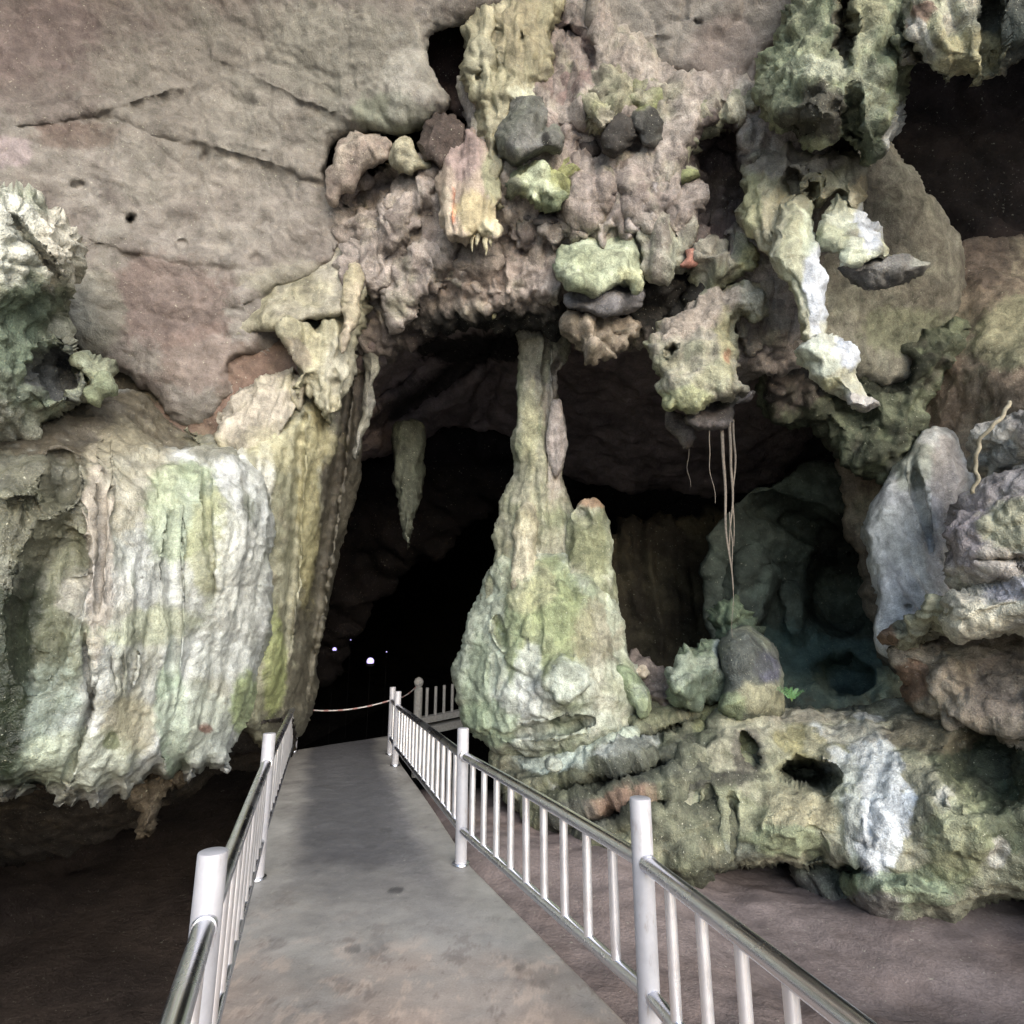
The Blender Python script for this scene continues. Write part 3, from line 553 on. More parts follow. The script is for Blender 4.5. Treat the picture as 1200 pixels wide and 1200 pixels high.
side = solid(
    [(214, 500), (240, 520), (290, 505), (330, 470), (345, 440), (330, 400), (345, 378), (390, 362), (412, 318), (428, 312), (440, 335), (446, 380), (444, 430), (434, 480), (424, 540), (412, 600), (400, 650), (388, 700), (376, 745), (370, 790), (366, 830), (356, 856), (340, 872), (318, 880), (300, 872), (280, 850), (290, 780), (296, 700), (296, 600), (250, 540)],
    [(220, 505, 6.9), (330, 420, 7.6), (425, 320, 8.2), (440, 420, 8.9), (410, 600, 8.7), (370, 800, 8.6), (330, 860, 8.0), (300, 600, 6.9), (300, 800, 7.2), (350, 500, 7.5)],
    .5, .8, R=44, step=2.4, jit=3,
    disp=[('fbm', .8, .10), ('flute', 2.0, .08), ('flute', 6, .025), ('fbm', 11, .05)], warp=.3, teeth=(860, 14, 10),
    base=(146, 143, 114), tint=[((178, 174, 138), 1.6, .05, .25, .6), ((122, 120, 86), 1.9, .1, .2, .65), ((110, 98, 76), 2.6, .25, .2, .6)],
    patches=[(414, 540, 38, 190, (78, 70, 58), .92, 8), (382, 720, 34, 150, (84, 78, 62), .92, 8), (345, 830, 36, 60, (92, 86, 68), .85), (425, 400, 16, 90, (92, 82, 72), .8), (375, 490, 12, 60, (176, 160, 96), .8), (362, 600, 14, 120, (150, 140, 86), .8), (310, 560, 12, 50, (212, 210, 192), .8), (278, 540, 14, 30, (208, 206, 188), .7), (320, 780, 16, 60, (148, 156, 80), .8), (270, 500, 50, 20, (164, 152, 110), .7), (340, 520, 60, 30, (166, 158, 112), .7)],  # dark flank patches paint shade on the side that turns away
    dents=[(388, 600, 8, 260, .35, 8), (345, 640, 7, 180, .2, 4), (300, 490, 60, 14, .2), (428, 470, 6, 110, -.2, 6)])
put('side_face', side, 'flow', parent=t)
for (pts, ct, b) in (
        ([(330, 390), (345, 380), (385, 372), (410, 340), (420, 318), (436, 330), (424, 380), (416, 440), (400, 480), (385, 500), (372, 480), (362, 455), (352, 470), (340, 452), (345, 425)], [(340, 400, 7.1), (420, 340, 7.6), (390, 480, 7.3)], .3),):
    g = solid(pts, ct, b, .5, R=26, step=2.3, jit=6, disp=[('fbm', 1.5, .12), ('flute', 4, .16), ('cell', 5, .08), ('fbm', 10, .03)], base=(172, 164, 130), tint=YEL, patches=[(345, 415, 20, 20, (128, 112, 92), .7), (400, 430, 20, 40, (180, 174, 150), .6)],
              dents=[(392, 460, 7, 30, .12)])
    put('drapery', g, 'flow', parent=t)
lip = solid([(246, 402), (262, 380), (300, 352), (340, 318), (378, 296), (404, 290), (414, 304), (410, 340), (398, 366), (365, 370), (338, 380), (300, 388), (268, 400)], [(250, 400, 7.5), (300, 345, 7.6), (385, 290, 7.75), (300, 388, 7.28), (338, 378, 7.12), (405, 360, 7.2)], .10, .5, R=12, step=2.0, jit=2, warp=.35,
    disp=[('fbm', 1.5, .06), ('str', 5, .07), ('fbm', 9, .03)], base=(156, 148, 128), tint=YEL)
put('drapery', lip, 'flow', parent=t)
rib = solid([(252, 512), (256, 486), (272, 464), (296, 446), (322, 434), (344, 426), (352, 450), (344, 484), (330, 512), (300, 530), (268, 532)], [(260, 500, 6.85), (340, 440, 7.3), (300, 525, 6.75)], .14, .4, R=22, step=2, jit=4, disp=[('fbm', 2, .05), ('flute', 6, .10), ('flute', 12, .03), ('fbm', 10, .04)], base=(168, 156, 134), tint=YEL[:2], warp=.3)
put('drapery', rib, 'flow', parent=t)
for (x, y, w, h, d) in ((348, 462, 20, 40, 7.2), (362, 448, 16, 44, 7.2)):
    g = solid([(x - w * .5, y - h * .4), (x, y - h * .6), (x + w * .5, y - h * .45), (x + w * .42, y + h * .2), (x + w * .12, y + h * .55), (x - w * .2, y + h * .4), (x - w * .5, y + h * .2)], [(x, y - h, d + .15), (x, y + h, d - .1), (x + w, y, d)], .16, .3, R=w * .4, step=2, jit=3,
              disp=[('flute', 7, .035), ('fbm', 6, .03)], base=(150, 138, 114), tint=YEL)
    put('drapery', g, 'flow', parent=t)

def blob(name, poly, ctrl, bulge, back, R, label=None, cat='stalactite', mat='rock', parent=None, group=None, step=2.3, jit=4, disp=RUF, base=(150, 148, 116), tint=MOSS, patches=(), dents=(), warp=None):
    if warp is None: warp = .8 if R <= 34 and name not in ('shaft', 'bench', 'strand', 'drapery', 'flowstone_slab') else .3
    return put(name, solid(poly, ctrl, bulge, back, R, step, jit, disp, base, tint, patches, dents, warp=warp), mat, label, cat if label else None, group, None, parent)
def kids(label, cat, name, loc): return root(name, loc, label, cat)
HANG = 'formations hanging from the cave ceiling'

# knobbly block at the picture's edge, with its hollow
t = root('coral_rock', P(50, 480, 5), 'knobbly pale and dark green rock bulging above the rippled flowstone wall', 'rock')
blob('crust', [(-420, 180), (-60, 205), (0, 216), (35, 224), (62, 246), (84, 262), (104, 280), (109, 305), (98, 330), (86, 350), (82, 385), (96, 410), (118, 428), (124, 462), (100, 480), (60, 500), (0, 520), (-420, 540)], [(-300, 200, 4.2), (-300, 500, 4.2), (0, 230, 5.1), (100, 300, 5.8), (110, 450, 6.2), (0, 480, 5.2)], .55, .7, 50, parent=t,
     disp=[('fbm', 1.0, .16), ('bil', 3.0, .12), ('cell', 4.5, .05), ('crack', 2, .06), ('fbm', 12, .06)], base=(182, 178, 156), tint=GRN[:1] + [((150, 146, 124), 3, .1, .2, .5)],
     patches=[(44, 362, 44, 36, (80, 92, 70), .9), (20, 400, 50, 46, (96, 112, 88), .8), (74, 292, 40, 50, (206, 196, 172), .85), (10, 280, 40, 60, (206, 204, 184), .85), (40, 440, 60, 40, (108, 124, 96), .7), (68, 438, 26, 30, (94, 94, 92), .95)],
     dents=[(68, 436, 26, 34, .5), (44, 300, 10, 80, .18, -35), (52, 375, 40, 30, .12)])
blob('ledge_knob', [(92, 425), (106, 428), (120, 440), (122, 458), (108, 464), (92, 458)], [(105, 440, 5.7)], .14, .3, 14, parent=t, base=(150, 152, 118), tint=GRN)

# the column
t = root('stone_column', P(640, 880, 7.6), 'tall pale green stone column joining the floor to the ceiling beside the railing', 'rock column')
COLT = [((148, 148, 108), 1.6, .0, .3, .6), ((110, 116, 78), 2.1, .15, .2, .7), ((186, 182, 156), 2.6, .2, .18, .6)]
blob('shaft', [(606, 380), (640, 372), (668, 384), (664, 410), (656, 438), (658, 470), (664, 500), (663, 535), (658, 562), (666, 590), (690, 640), (700, 700), (690, 740), (600, 740), (560, 700), (580, 660), (582, 620), (588, 590), (602, 556), (601, 520), (604, 480), (607, 440), (611, 410)], [(640, 390, 8.2), (640, 560, 8.0), (640, 730, 7.7)], .38, .5, 30, parent=t, step=2.1, jit=3,
     disp=[('fbm', 1.2, .07), ('flute', 3.4, .10), ('rid', 3, .02), ('cell', 6, .03), ('fbm', 11, .05)], base=(152, 147, 122), tint=COLT, patches=[(625, 410, 24, 50, (98, 90, 76), .7), (650, 500, 12, 90, (172, 158, 142), .8), (622, 500, 10, 60, (166, 160, 116), .6)], dents=[(641, 480, 4, 110, .16), (655, 430, 7, 14, .2), (628, 600, 6, 60, .08)])
blob('strand', [(644, 470), (656, 466), (664, 490), (665, 525), (658, 558), (648, 562), (640, 530), (639, 500)], [(650, 470, 7.78), (650, 560, 7.7)], .12, .2, 12, parent=t, step=2, jit=2, disp=[('flute', 6, .06), ('fbm', 8, .03)], base=(170, 154, 142), tint=GRY[:1])
blob('drapery', [(604, 600), (620, 585), (630, 600), (629, 640), (630, 660), (624, 685), (612, 710), (604, 702), (597, 680), (603, 650)], [(615, 600, 7.5), (612, 700, 7.2)], .16, .3, 14, parent=t, step=2, jit=3, disp=[('flute', 5, .06), ('cell', 5, .05), ('fbm', 9, .03)], base=(184, 174, 142), tint=YEL)
blob('knob', [(668, 600), (680, 584), (694, 581), (706, 588), (711, 606), (714, 625), (722, 650), (722, 690), (716, 730), (690, 740), (664, 700), (660, 640)], [(690, 590, 7.7), (690, 720, 7.3)], .34, .4, 28, parent=t, step=2.1, jit=3, disp=[('fbm', 1.4, .08), ('flute', 3.5, .05), ('cell', 6, .03), ('fbm', 11, .04)], base=(134, 137, 100), tint=COLT, patches=[(692, 586, 22, 10, (160, 120, 84), .8), (716, 640, 10, 40, (170, 176, 142), .7), (690, 640, 24, 40, (120, 122, 76), .6)], dents=[(684, 606, 12, 16, .15)])
blob('base', [(582, 650), (640, 640), (700, 650), (724, 690), (734, 725), (742, 765), (755, 790), (752, 830), (735, 858), (700, 880), (650, 892), (606, 890), (572, 882), (548, 864), (537, 826), (535, 785), (540, 758), (552, 722), (566, 690)], [(560, 680, 7.8), (700, 680, 7.6), (540, 800, 7.7), (640, 880, 6.9), (750, 820, 7.1), (640, 760, 7.2)], .62, .6, 70, parent=t, step=2.1, jit=4,
     disp=[('fbm', 1.0, .10), ('flute', 1.8, .07), ('facet', 1.6, .08), ('cell', 3, .03), ('fbm', 6, .03), ('fbm', 14, .06), ('crack', 1.6, .04)], base=(162, 167, 146), tint=COLT + [((128, 142, 106), 1.4, .1, .25, .6)],
     patches=[(570, 760, 34, 80, (176, 184, 158), .7), (610, 830, 40, 40, (192, 196, 180), .7), (640, 740, 60, 60, (136, 144, 88), .8), (702, 742, 30, 40, (138, 126, 98), .6), (670, 800, 32, 28, (176, 182, 162), .8), (600, 740, 12, 60, (124, 136, 96), .7), (648, 700, 30, 50, (128, 138, 84), .7), (560, 800, 14, 60, (132, 148, 112), .6), (620, 800, 16, 60, (196, 198, 188), .6), (720, 700, 10, 50, (176, 186, 156), .6), (570, 850, 40, 30, (148, 166, 122), .7), (620, 690, 30, 30, (158, 154, 110), .6)],
     dents=[(586, 742, 7, 20, .25, -20), (576, 790, 8, 24, .12), (664, 800, 44, 36, -.22), (640, 855, 60, 8, .35, -8), (628, 720, 8, 60, .06)])

# layered rock bench under the column, and the ledge that runs on from it
t = root('rock_ledge', P(900, 1020, 6), 'wide mossy rock ledge with a white calcite patch, overhanging the mud bank', 'rock ledge')
LG = [((118, 122, 82), 1.5, .0, .3, .65), ((78, 80, 58), 2.0, .12, .2, .8), ((160, 152, 116), 2.6, .2, .2, .6), ((56, 58, 46), 3.2, .28, .14, .7)]
LG2 = [((132, 134, 96), 1.5, .0, .3, .6), ((96, 98, 70), 2.0, .2, .2, .7), ((176, 170, 142), 2.6, .2, .2, .6), ((64, 68, 52), 3.0, .34, .14, .7)]
blob('bench', [(590, 872), (640, 850), (700, 838), (750, 812), (800, 806), (850, 830), (900, 850), (910, 920), (860, 1000), (800, 1020), (740, 1000), (690, 985), (640, 960), (600, 930), (575, 900)], [(590, 880, 7.3), (760, 810, 7.4), (900, 840, 7.0), (660, 970, 6.2), (850, 1010, 5.9), (760, 900, 6.4)], .25, 1.2, 34, parent=t, step=2.2, jit=5,
     disp=[('fbm', 1.0, .10), ('str', 2.0, .20), ('str', 5, .06), ('facet', 2.2, .10), ('bil', 4, .05), ('fbm', 11, .08), ('crack', 1.3, .07), ('crack', 3.4, .035)], base=(112, 112, 86), tint=LG + [((50, 54, 44), 1.6, .05, .2, .75)],
     patches=[(690, 872, 70, 14, (174, 184, 160), .75, -8), (650, 890, 50, 16, (176, 188, 172), .7), (735, 880, 40, 12, (190, 194, 184), .6, -20), (720, 945, 50, 14, (128, 98, 76), .85, -20), (650, 925, 14, 10, (186, 186, 170), .8), (760, 900, 50, 26, (72, 76, 66), .7), (850, 860, 40, 40, (132, 134, 78), .7), (680, 960, 40, 20, (78, 78, 70), .7)],
     dents=[(672, 858, 70, 12, .6, -4), (700, 918, 110, 13, .55, -10), (690, 962, 100, 14, .5, -16), (800, 895, 90, 12, .5, -8), (820, 946, 70, 12, .4, 6), (770, 860, 60, 10, .4, -20)])
blob('ledge', [(790, 870), (830, 838), (880, 826), (930, 828), (985, 828), (1040, 822), (1065, 815), (1100, 832), (1140, 815), (1200, 830), (1300, 830), (1420, 860), (1420, 1120), (1300, 1075), (1225, 1060), (1180, 1052), (1150, 1062), (1118, 1084), (1090, 1078), (1062, 1082), (1025, 1070), (1006, 1058), (990, 1030), (972, 1012), (940, 1016), (915, 1012), (890, 1020), (850, 1016), (800, 1012), (770, 985), (775, 930)],
     [(800, 900, 6.4), (930, 830, 6.9), (1060, 825, 6.7), (1200, 840, 5.9), (1400, 900, 4.6), (800, 1000, 6.1), (940, 1010, 5.8), (1040, 960, 5.6), (1070, 1075, 5.5), (1180, 1050, 5.2), (1400, 1090, 4.2), (1130, 930, 5.5)], .42, 1.7, 40, parent=t, step=2.2, jit=5,
     disp=[('fbm', .9, .10), ('flute', 1.8, .06), ('str', 2.6, .07), ('facet', 1.5, .10), ('fbm', 5, .04), ('fbm', 13, .06), ('crack', 1.4, .04)], base=(152, 148, 118), tint=LG2,
     patches=[(1028, 962, 42, 66, (204, 208, 207), .98, 0, .12), (1020, 900, 38, 40, (190, 194, 190), .9, 0, .12), (985, 893, 44, 16, (192, 195, 190), .9, 25), (955, 868, 14, 22, (198, 200, 194), .9), (992, 940, 22, 60, (150, 154, 128), .6), (1000, 860, 50, 14, (168, 164, 146), .7), (800, 870, 40, 50, (66, 72, 52), .7), (850, 915, 50, 12, (52, 52, 44), .85, -6), (1120, 880, 30, 60, (78, 86, 58), .8), (1090, 1030, 50, 20, (84, 98, 66), .8), (900, 985, 60, 16, (92, 112, 72), .8), (945, 838, 60, 8, (168, 158, 132), .8), (1020, 840, 20, 8, (206, 206, 196), .8), (1160, 890, 60, 60, (58, 64, 42), .92), (1190, 960, 50, 50, (70, 80, 52), .85), (1110, 935, 16, 14, (190, 186, 170), .8), (1120, 980, 40, 60, (138, 142, 96), .7), (1170, 1000, 14, 20, (190, 184, 166), .8), (940, 870, 40, 22, (138, 130, 74), .8, 25), (925, 960, 60, 40, (150, 142, 104), .8), (860, 960, 50, 40, (124, 128, 92), .7), (920, 985, 50, 22, (140, 152, 108), .7), (1060, 1045, 60, 24, (128, 142, 106), .8), (1000, 1035, 14, 36, (104, 122, 78), .7), (1020, 1062, 40, 18, (132, 120, 118), .7), (840, 1000, 60, 20, (106, 112, 98), .8), (1090, 860, 60, 24, (104, 92, 68), .7), (875, 880, 20, 30, (88, 80, 72), .7)],
     dents=[(946, 906, 40, 18, 1.6, 6), (880, 880, 12, 28, 1.3, -25), (835, 960, 10, 44, .2, -5), (858, 970, 8, 44, .16), (1160, 900, 60, 60, .45), (1000, 1020, 26, 16, .4), (955, 1008, 18, 22, .25), (925, 960, 44, 40, -.14), (1130, 960, 60, 60, -.15, 30), (1060, 1050, 60, 24, -.16), (1020, 960, 8, 40, .05)])
blob('underside', [(930, 1005), (990, 1000), (1040, 1030), (1050, 1075), (1030, 1085), (1010, 1075), (985, 1085), (965, 1060), (940, 1040)], [(960, 1010, 6.1), (1020, 1075, 5.7)], .2, .5, 26, parent=t, step=2.4, jit=6, disp=[('fbm', 1.4, .1), ('flute', 4, .08), ('fbm', 8, .04)], base=(112, 108, 96), tint=GRY + GRN[:1])

# boulders
blob('boulder', [(784, 778), (796, 765), (815, 762), (832, 757), (848, 764), (856, 790), (852, 815), (826, 828), (796, 820), (786, 800)], [(820, 770, 7.0), (820, 820, 6.7)], .38, .45, 34, 'angular pale green boulder on the ledge, touching the round dark one', 'boulder', disp=[('fbm', 1.2, .12), ('cell', 2.6, .12), ('facet', 1.9, .40), ('facet', 4.5, .14), ('crack', 2.2, .05), ('fbm', 14, .05), ('rid', 2.4, .06), ('fbm', 8, .04)], base=(116, 128, 100), tint=GRN, patches=[(815, 785, 40, 16, (138, 146, 126), .6), (828, 806, 26, 20, (74, 88, 70), .8), (843, 768, 8, 14, (170, 182, 168), .8)])
blob('boulder', [(846, 750), (858, 738), (875, 736), (895, 742), (906, 758), (912, 785), (915, 815), (912, 835), (870, 845), (840, 832), (850, 800), (846, 772)], [(880, 745, 7.0), (880, 840, 6.6)], .42, .5, 36, 'round dark boulder with a bluish face under the hanging roots', 'boulder', disp=[('fbm', 1.0, .12), ('fbm', 4, .05), ('fbm', 10, .02)], base=(104, 106, 92), tint=[((84, 92, 78), 1.8, 0, .3, .7), ((132, 136, 104), 2.4, .25, .2, .6)], patches=[(896, 782, 16, 22, (80, 80, 98), .85), (872, 775, 28, 34, (72, 76, 72), .75), (890, 820, 30, 20, (150, 146, 108), .8), (850, 830, 30, 16, (126, 140, 92), .7)])
blob('boulder', [(836, 720), (845, 706), (862, 702), (872, 715), (876, 740), (862, 752), (842, 746)], [(855, 725, 8.0)], .25, .4, 20, warp=.3, label='small dim green boulder behind the angular and the round dark boulders', cat='boulder', base=(72, 92, 74), tint=GRN[:2])
blob('boulder', [(724, 788), (738, 784), (752, 792), (763, 812), (764, 832), (752, 842), (738, 826), (728, 808)], [(740, 800, 6.9), (752, 836, 6.7)], .2, .3, 16, 'slanted green wedge of rock leaning on the foot of the column', 'boulder', jit=2, disp=[('fbm', 2, .06), ('cell', 4, .05), ('fbm', 9, .02)], base=(140, 152, 108), tint=GRN)
blob('rubble_rock', [(736, 772), (760, 778), (786, 790), (800, 812), (780, 834), (756, 830), (740, 800)], [(740, 780, 7.6), (780, 820, 7.1)], .2, .4, 20, 'brown rubble mound between the column and the angular green boulder', 'rubble', base=(128, 112, 98), tint=[((108, 94, 84), 2, 0, .3, .7)], disp=RUF)
for x, y, r, d, col_, lab in ((752, 787, 7, 7.1, (190, 172, 140), 'tan stone chip lying on the brown rubble beside the column'), (649, 897, 8, 6.12, (150, 156, 138), 'whitish stone lump resting on the bench edge below the column')):
    blob('stone', [(x + r * 1.3 * math.cos(a), y + r * math.sin(a) * (.8 + .3 * (k % 2))) for k, a in enumerate(np.linspace(0, 6.283, 8)[:-1])], [(x, y, d)], r / F * d, r / F * d, r, lab, 'stone', step=1.8, jit=2, disp=[('fbm', 4, .05), ('facet', 8, .06)], base=col_, tint=())
BT = [((190, 180, 158), 1.5, .0, .3, .6), ((148, 132, 126), 2.0, .15, .2, .6), ((150, 148, 112), 2.6, .25, .2, .6)]
blob('boulder', [(1136, 512), (1150, 498), (1175, 486), (1200, 474), (1260, 455), (1420, 440), (1420, 560), (1260, 575), (1190, 560), (1160, 566), (1145, 545)], [(1140, 520, 6.0), (1260, 500, 5.4), (1400, 500, 4.8)], .38, .6, 40, 'flat-topped pale boulder, topmost of the pile, with the vine over it', 'boulder', disp=[('fbm', 1.1, .12), ('facet', 1.6, .24), ('crack', 2.2, .04), ('fbm', 14, .06), ('fbm', 7, .04)], base=(206, 194, 176), tint=BT, patches=[(1170, 535, 26, 20, (136, 140, 138), .8), (1165, 552, 8, 10, (204, 204, 196), .8)])
blob('boulder', [(1106, 622), (1116, 592), (1135, 575), (1155, 560), (1180, 548), (1210, 530), (1280, 510), (1420, 500), (1420, 720), (1260, 700), (1180, 700), (1120, 690), (1104, 670)], [(1110, 640, 5.7), (1200, 560, 5.4), (1400, 600, 4.6), (1180, 690, 5.3)], .45, .6, 50, 'big pitted boulder with purple and yellow-green stains, middle of the pile', 'boulder', disp=[('fbm', 1.0, .12), ('facet', 1.5, .22), ('facet', 4.5, .06), ('crack', 2.0, .05), ('fbm', 14, .06), ('fbm', 10, .03)], base=(198, 184, 166), tint=BT, patches=[(1130, 620, 34, 50, (158, 143, 144), .8), (1185, 610, 40, 40, (158, 158, 112), .7), (1180, 565, 50, 22, (172, 158, 154), .7)], dents=[(1190, 655, 60, 5, .15)])
blob('boulder', [(1100, 706), (1118, 692), (1150, 682), (1200, 664), (1280, 650), (1420, 640), (1420, 770), (1280, 760), (1205, 748), (1160, 746), (1120, 752), (1106, 735)], [(1110, 720, 5.4), (1200, 700, 5.0), (1400, 700, 4.3), (1180, 745, 5.1)], .36, .6, 36, 'pale squared boulder with a violet shoulder, under the pitted one', 'boulder', disp=[('fbm', 1.0, .10), ('facet', 1.5, .22), ('crack', 1.7, .05), ('fbm', 14, .07), ('fbm', 7, .03)], base=(214, 204, 178), tint=[((196, 186, 152), 1.6, .05, .3, .6), ((206, 198, 180), 2.2, .2, .2, .5)], patches=[(1200, 690, 50, 20, (172, 165, 174), .8), (1170, 720, 40, 20, (214, 204, 168), .6)], dents=[(1104, 720, 6, 30, .15)])
blob('boulder', [(1034, 746), (1050, 738), (1072, 728), (1086, 708), (1096, 700), (1106, 712), (1108, 742), (1090, 756), (1064, 764), (1044, 758)], [(1040, 750, 6.1), (1100, 720, 5.6)], .2, .4, 18, 'small sloping pale boulder wedged against the squared boulder', 'boulder', disp=[('fbm', 1.6, .08), ('cell', 3.5, .08), ('facet', 1.9, .40), ('facet', 4.5, .14), ('crack', 2.2, .05), ('fbm', 14, .05), ('rid', 2.4, .06), ('fbm', 9, .02)], base=(178, 174, 138), tint=YEL, patches=[(1042, 750, 10, 10, (150, 104, 70), .8)])
blob('boulder', [(1035, 752), (1100, 745), (1160, 735), (1280, 730), (1420, 740), (1420, 900), (1260, 890), (1160, 860), (1110, 850), (1075, 830), (1060, 800), (1042, 780)], [(1050, 770, 6.3), (1200, 760, 5.7), (1080, 830, 6.1), (1220, 860, 5.4), (1400, 850, 4.6)], .3, .6, 40, 'brown shaded boulder under the pile, behind the ledge', 'boulder', disp=[('fbm', 1.0, .16), ('cell', 2.2, .08), ('facet', 1.6, .30), ('crack', 2.2, .05), ('fbm', 14, .06), ('fbm', 6, .05)], base=(164, 148, 124), tint=[((132, 114, 94), 1.4, 0, .3, .7), ((146, 136, 104), 2.0, .2, .2, .6)], patches=[(1180, 800, 50, 40, (134, 120, 108), .7), (1065, 800, 20, 30, (140, 96, 64), .7)])
# pale wall of flowstone behind the boulders
blob('flowstone_slab', [(1008, 622), (1018, 594), (1034, 560), (1058, 534), (1072, 512), (1092, 500), (1120, 500), (1150, 545), (1156, 600), (1150, 660), (1140, 730), (1090, 765), (1040, 768), (1026, 740), (1024, 704), (1014, 660)], [(1015, 620, 7.45), (1090, 510, 7.8), (1110, 640, 7.35), (1040, 740, 6.9)], .4, .6, 36, 'smooth grey-white flowstone slab between the dim green chamber and the pile of boulders', 'rock formation', 'flow', jit=3, disp=[('fbm', 1.0, .12), ('flute', 1.6, .10), ('fbm', 5, .03)], base=(212, 208, 198), tint=[((164, 164, 154), 1.5, 0, .3, .6), ((204, 200, 196), 2, .2, .25, .6)], patches=[(1070, 545, 30, 30, (146, 148, 120), .7), (1110, 560, 20, 60, (150, 136, 128), .7), (1098, 640, 12, 70, (168, 164, 166), .6), (1050, 700, 40, 40, (196, 192, 190), .6)], dents=[(1080, 590, 6, 60, .25, -12), (1062, 712, 5, 5, .1)])

# ---------------- formations hanging from the ceiling
blob('stalactite', [(541, 62), (548, 28), (566, 14), (600, -10), (640, -40), (660, 0), (650, 30), (645, 62), (642, 96), (634, 100), (628, 128), (616, 140), (600, 136), (588, 152), (590, 190), (588, 235), (580, 240), (568, 190), (560, 140), (550, 104), (543, 92)], [(560, 20, 7.2), (640, 0, 7.2), (580, 230, 6.9)], .34, .4, 32, 'massive yellow-green drapery hanging from the ceiling beside a dark cleft', 'stalactite', 'flow', disp=DRP + [('cell', 4.5, .06)], base=(160, 152, 116), tint=YEL, patches=[(620, 108, 26, 10, (206, 206, 170), .8), (565, 70, 20, 40, (164, 160, 128), .6), (610, 40, 30, 40, (156, 142, 104), .6)], dents=[(611, 46, 4, 9, .12), (560, 86, 4, 12, .12, 10), (582, 60, 6, 60, .12)])
t = root('stalactite', P(550, 300, 6.9), 'pink and cream drapery with an orange streak and a fringe of tiny spikes', 'stalactite')
blob('drapery', [(508, 220), (516, 190), (534, 165), (545, 148), (560, 150), (572, 175), (586, 200), (589, 230), (582, 248), (584, 262), (588, 270), (582, 282), (560, 276), (548, 286), (534, 284), (524, 282), (514, 256)], [(540, 150, 7.1), (510, 240, 6.9), (585, 270, 6.7)], .26, .3, 26, parent=t, mat='flow', disp=[('fbm', 1.6, .06), ('flute', 5, .10), ('fbm', 10, .03)], base=(168, 146, 124), tint=[((186, 166, 138), 2, 0, .3, .6)], patches=[(545, 180, 22, 34, (150, 124, 118), .8), (576, 210, 12, 40, (140, 142, 98), .8), (531, 245, 4, 24, (200, 112, 60), .95), (560, 250, 26, 30, (184, 166, 110), .8), (578, 266, 18, 10, (206, 194, 150), .8), (520, 250, 10, 34, (190, 172, 142), .7)], dents=[(537, 250, 6, 34, .05)])
for (x, y0, y1) in ((557, 272, 292), (564, 272, 286), (572, 270, 299), (578, 270, 290)):
    blob('spike', [(x - 4, y0 - 8), (x + 4, y0 - 8), (x + 2.5, (y0 + y1) / 2), (x, y1), (x - 2.2, (y0 + y1) / 2)], [(x, y0, 6.65)], .03, .04, 4, parent=t, mat='flow', step=1.4, jit=0, disp=(), base=(206, 192, 146), tint=())
blob('stalactite', [(488, 168), (496, 148), (508, 132), (520, 129), (532, 138), (541, 160), (540, 184), (524, 192), (508, 194), (496, 184)], [(510, 140, 7.2), (515, 190, 7.0)], .26, .4, 26, 'dark brown rounded knob tucked under the smooth ceiling edge', 'stalactite', disp=[('fbm', 1.6, .08), ('flute', 5, .08), ('fbm', 9, .03)], base=(78, 64, 56), tint=[((104, 88, 78), 2, .1, .3, .5)])
blob('stalactite', [(457, 168), (466, 160), (482, 162), (490, 174), (496, 186), (502, 194), (490, 202), (474, 202), (462, 190)], [(475, 180, 7.1)], .14, .3, 14, 'cluster of cream nodules beside the dark brown knob', 'stalactite', disp=[('cell', 6, .09), ('fbm', 9, .03)], base=(166, 158, 126), tint=YEL)
blob('stalactite', [(383, 205), (396, 172), (412, 156), (440, 154), (458, 164), (456, 184), (440, 192), (424, 204), (408, 220), (394, 240), (384, 232)], [(400, 190, 7.25), (450, 170, 7.2)], .14, .4, 18, 'pinkish broken shelf of nodules along the smooth ceiling edge', 'stalactite', disp=[('fbm', 2, .06), ('cell', 4.5, .10), ('fbm', 9, .03)], base=(156, 140, 122), tint=[((136, 116, 104), 2.2, .05, .25, .7), ((176, 162, 140), 3, .2, .2, .6)])
blob('stalactite', [(584, 142), (592, 128), (608, 114), (630, 108), (640, 118), (638, 140), (634, 152), (650, 150), (659, 158), (656, 172), (640, 182), (620, 186), (604, 190), (590, 180), (582, 160)], [(610, 120, 6.8), (620, 185, 6.6)], .3, .4, 28, 'dark grey-green lump under the tip of the massive drapery', 'stalactite', disp=[('fbm', 1.6, .09), ('cell', 3, .10), ('fbm', 8, .03)], base=(104, 104, 94), tint=GRY + [((104, 112, 86), 1.6, .05, .25, .6)], patches=[(640, 163, 5, 8, (22, 20, 18), .9)])
t = root('stalactite', P(632, 262, 6.8), 'small bright green stump with a broad grey underside, below the dark grey lump', 'stalactite')
blob('tip', [(600, 208), (612, 196), (628, 190), (642, 192), (656, 198), (662, 216), (658, 236), (648, 242), (636, 236), (628, 244), (616, 234), (602, 228)], [(630, 200, 6.9), (630, 240, 6.7)], .26, .3, 22, parent=t, disp=RUF, base=(156, 160, 116), tint=GRN[:1], patches=[(630, 222, 20, 16, (198, 204, 160), .8), (652, 210, 12, 20, (138, 138, 66), .8), (606, 222, 10, 10, (110, 110, 90), .8)])
blob('underside', [(598, 218), (640, 226), (674, 222), (678, 244), (664, 260), (636, 266), (610, 254)], [(640, 225, 7.2), (640, 262, 6.95)], .14, .4, 20, parent=t, disp=[('fbm', 2, .06), ('fbm', 7, .03)], base=(106, 94, 88), tint=GRY)
t = root('stalactite', P(712, 150, 6.9), 'pale green knuckled stump hanging beside two dark round knobs', 'stalactite')
blob('upper_lump', [(690, 108), (698, 84), (712, 76), (728, 80), (738, 100), (737, 122), (720, 132), (700, 128)], [(712, 80, 7.1), (712, 130, 6.9)], .24, .3, 22, parent=t, disp=RUF, base=(158, 152, 120), tint=MOSS)
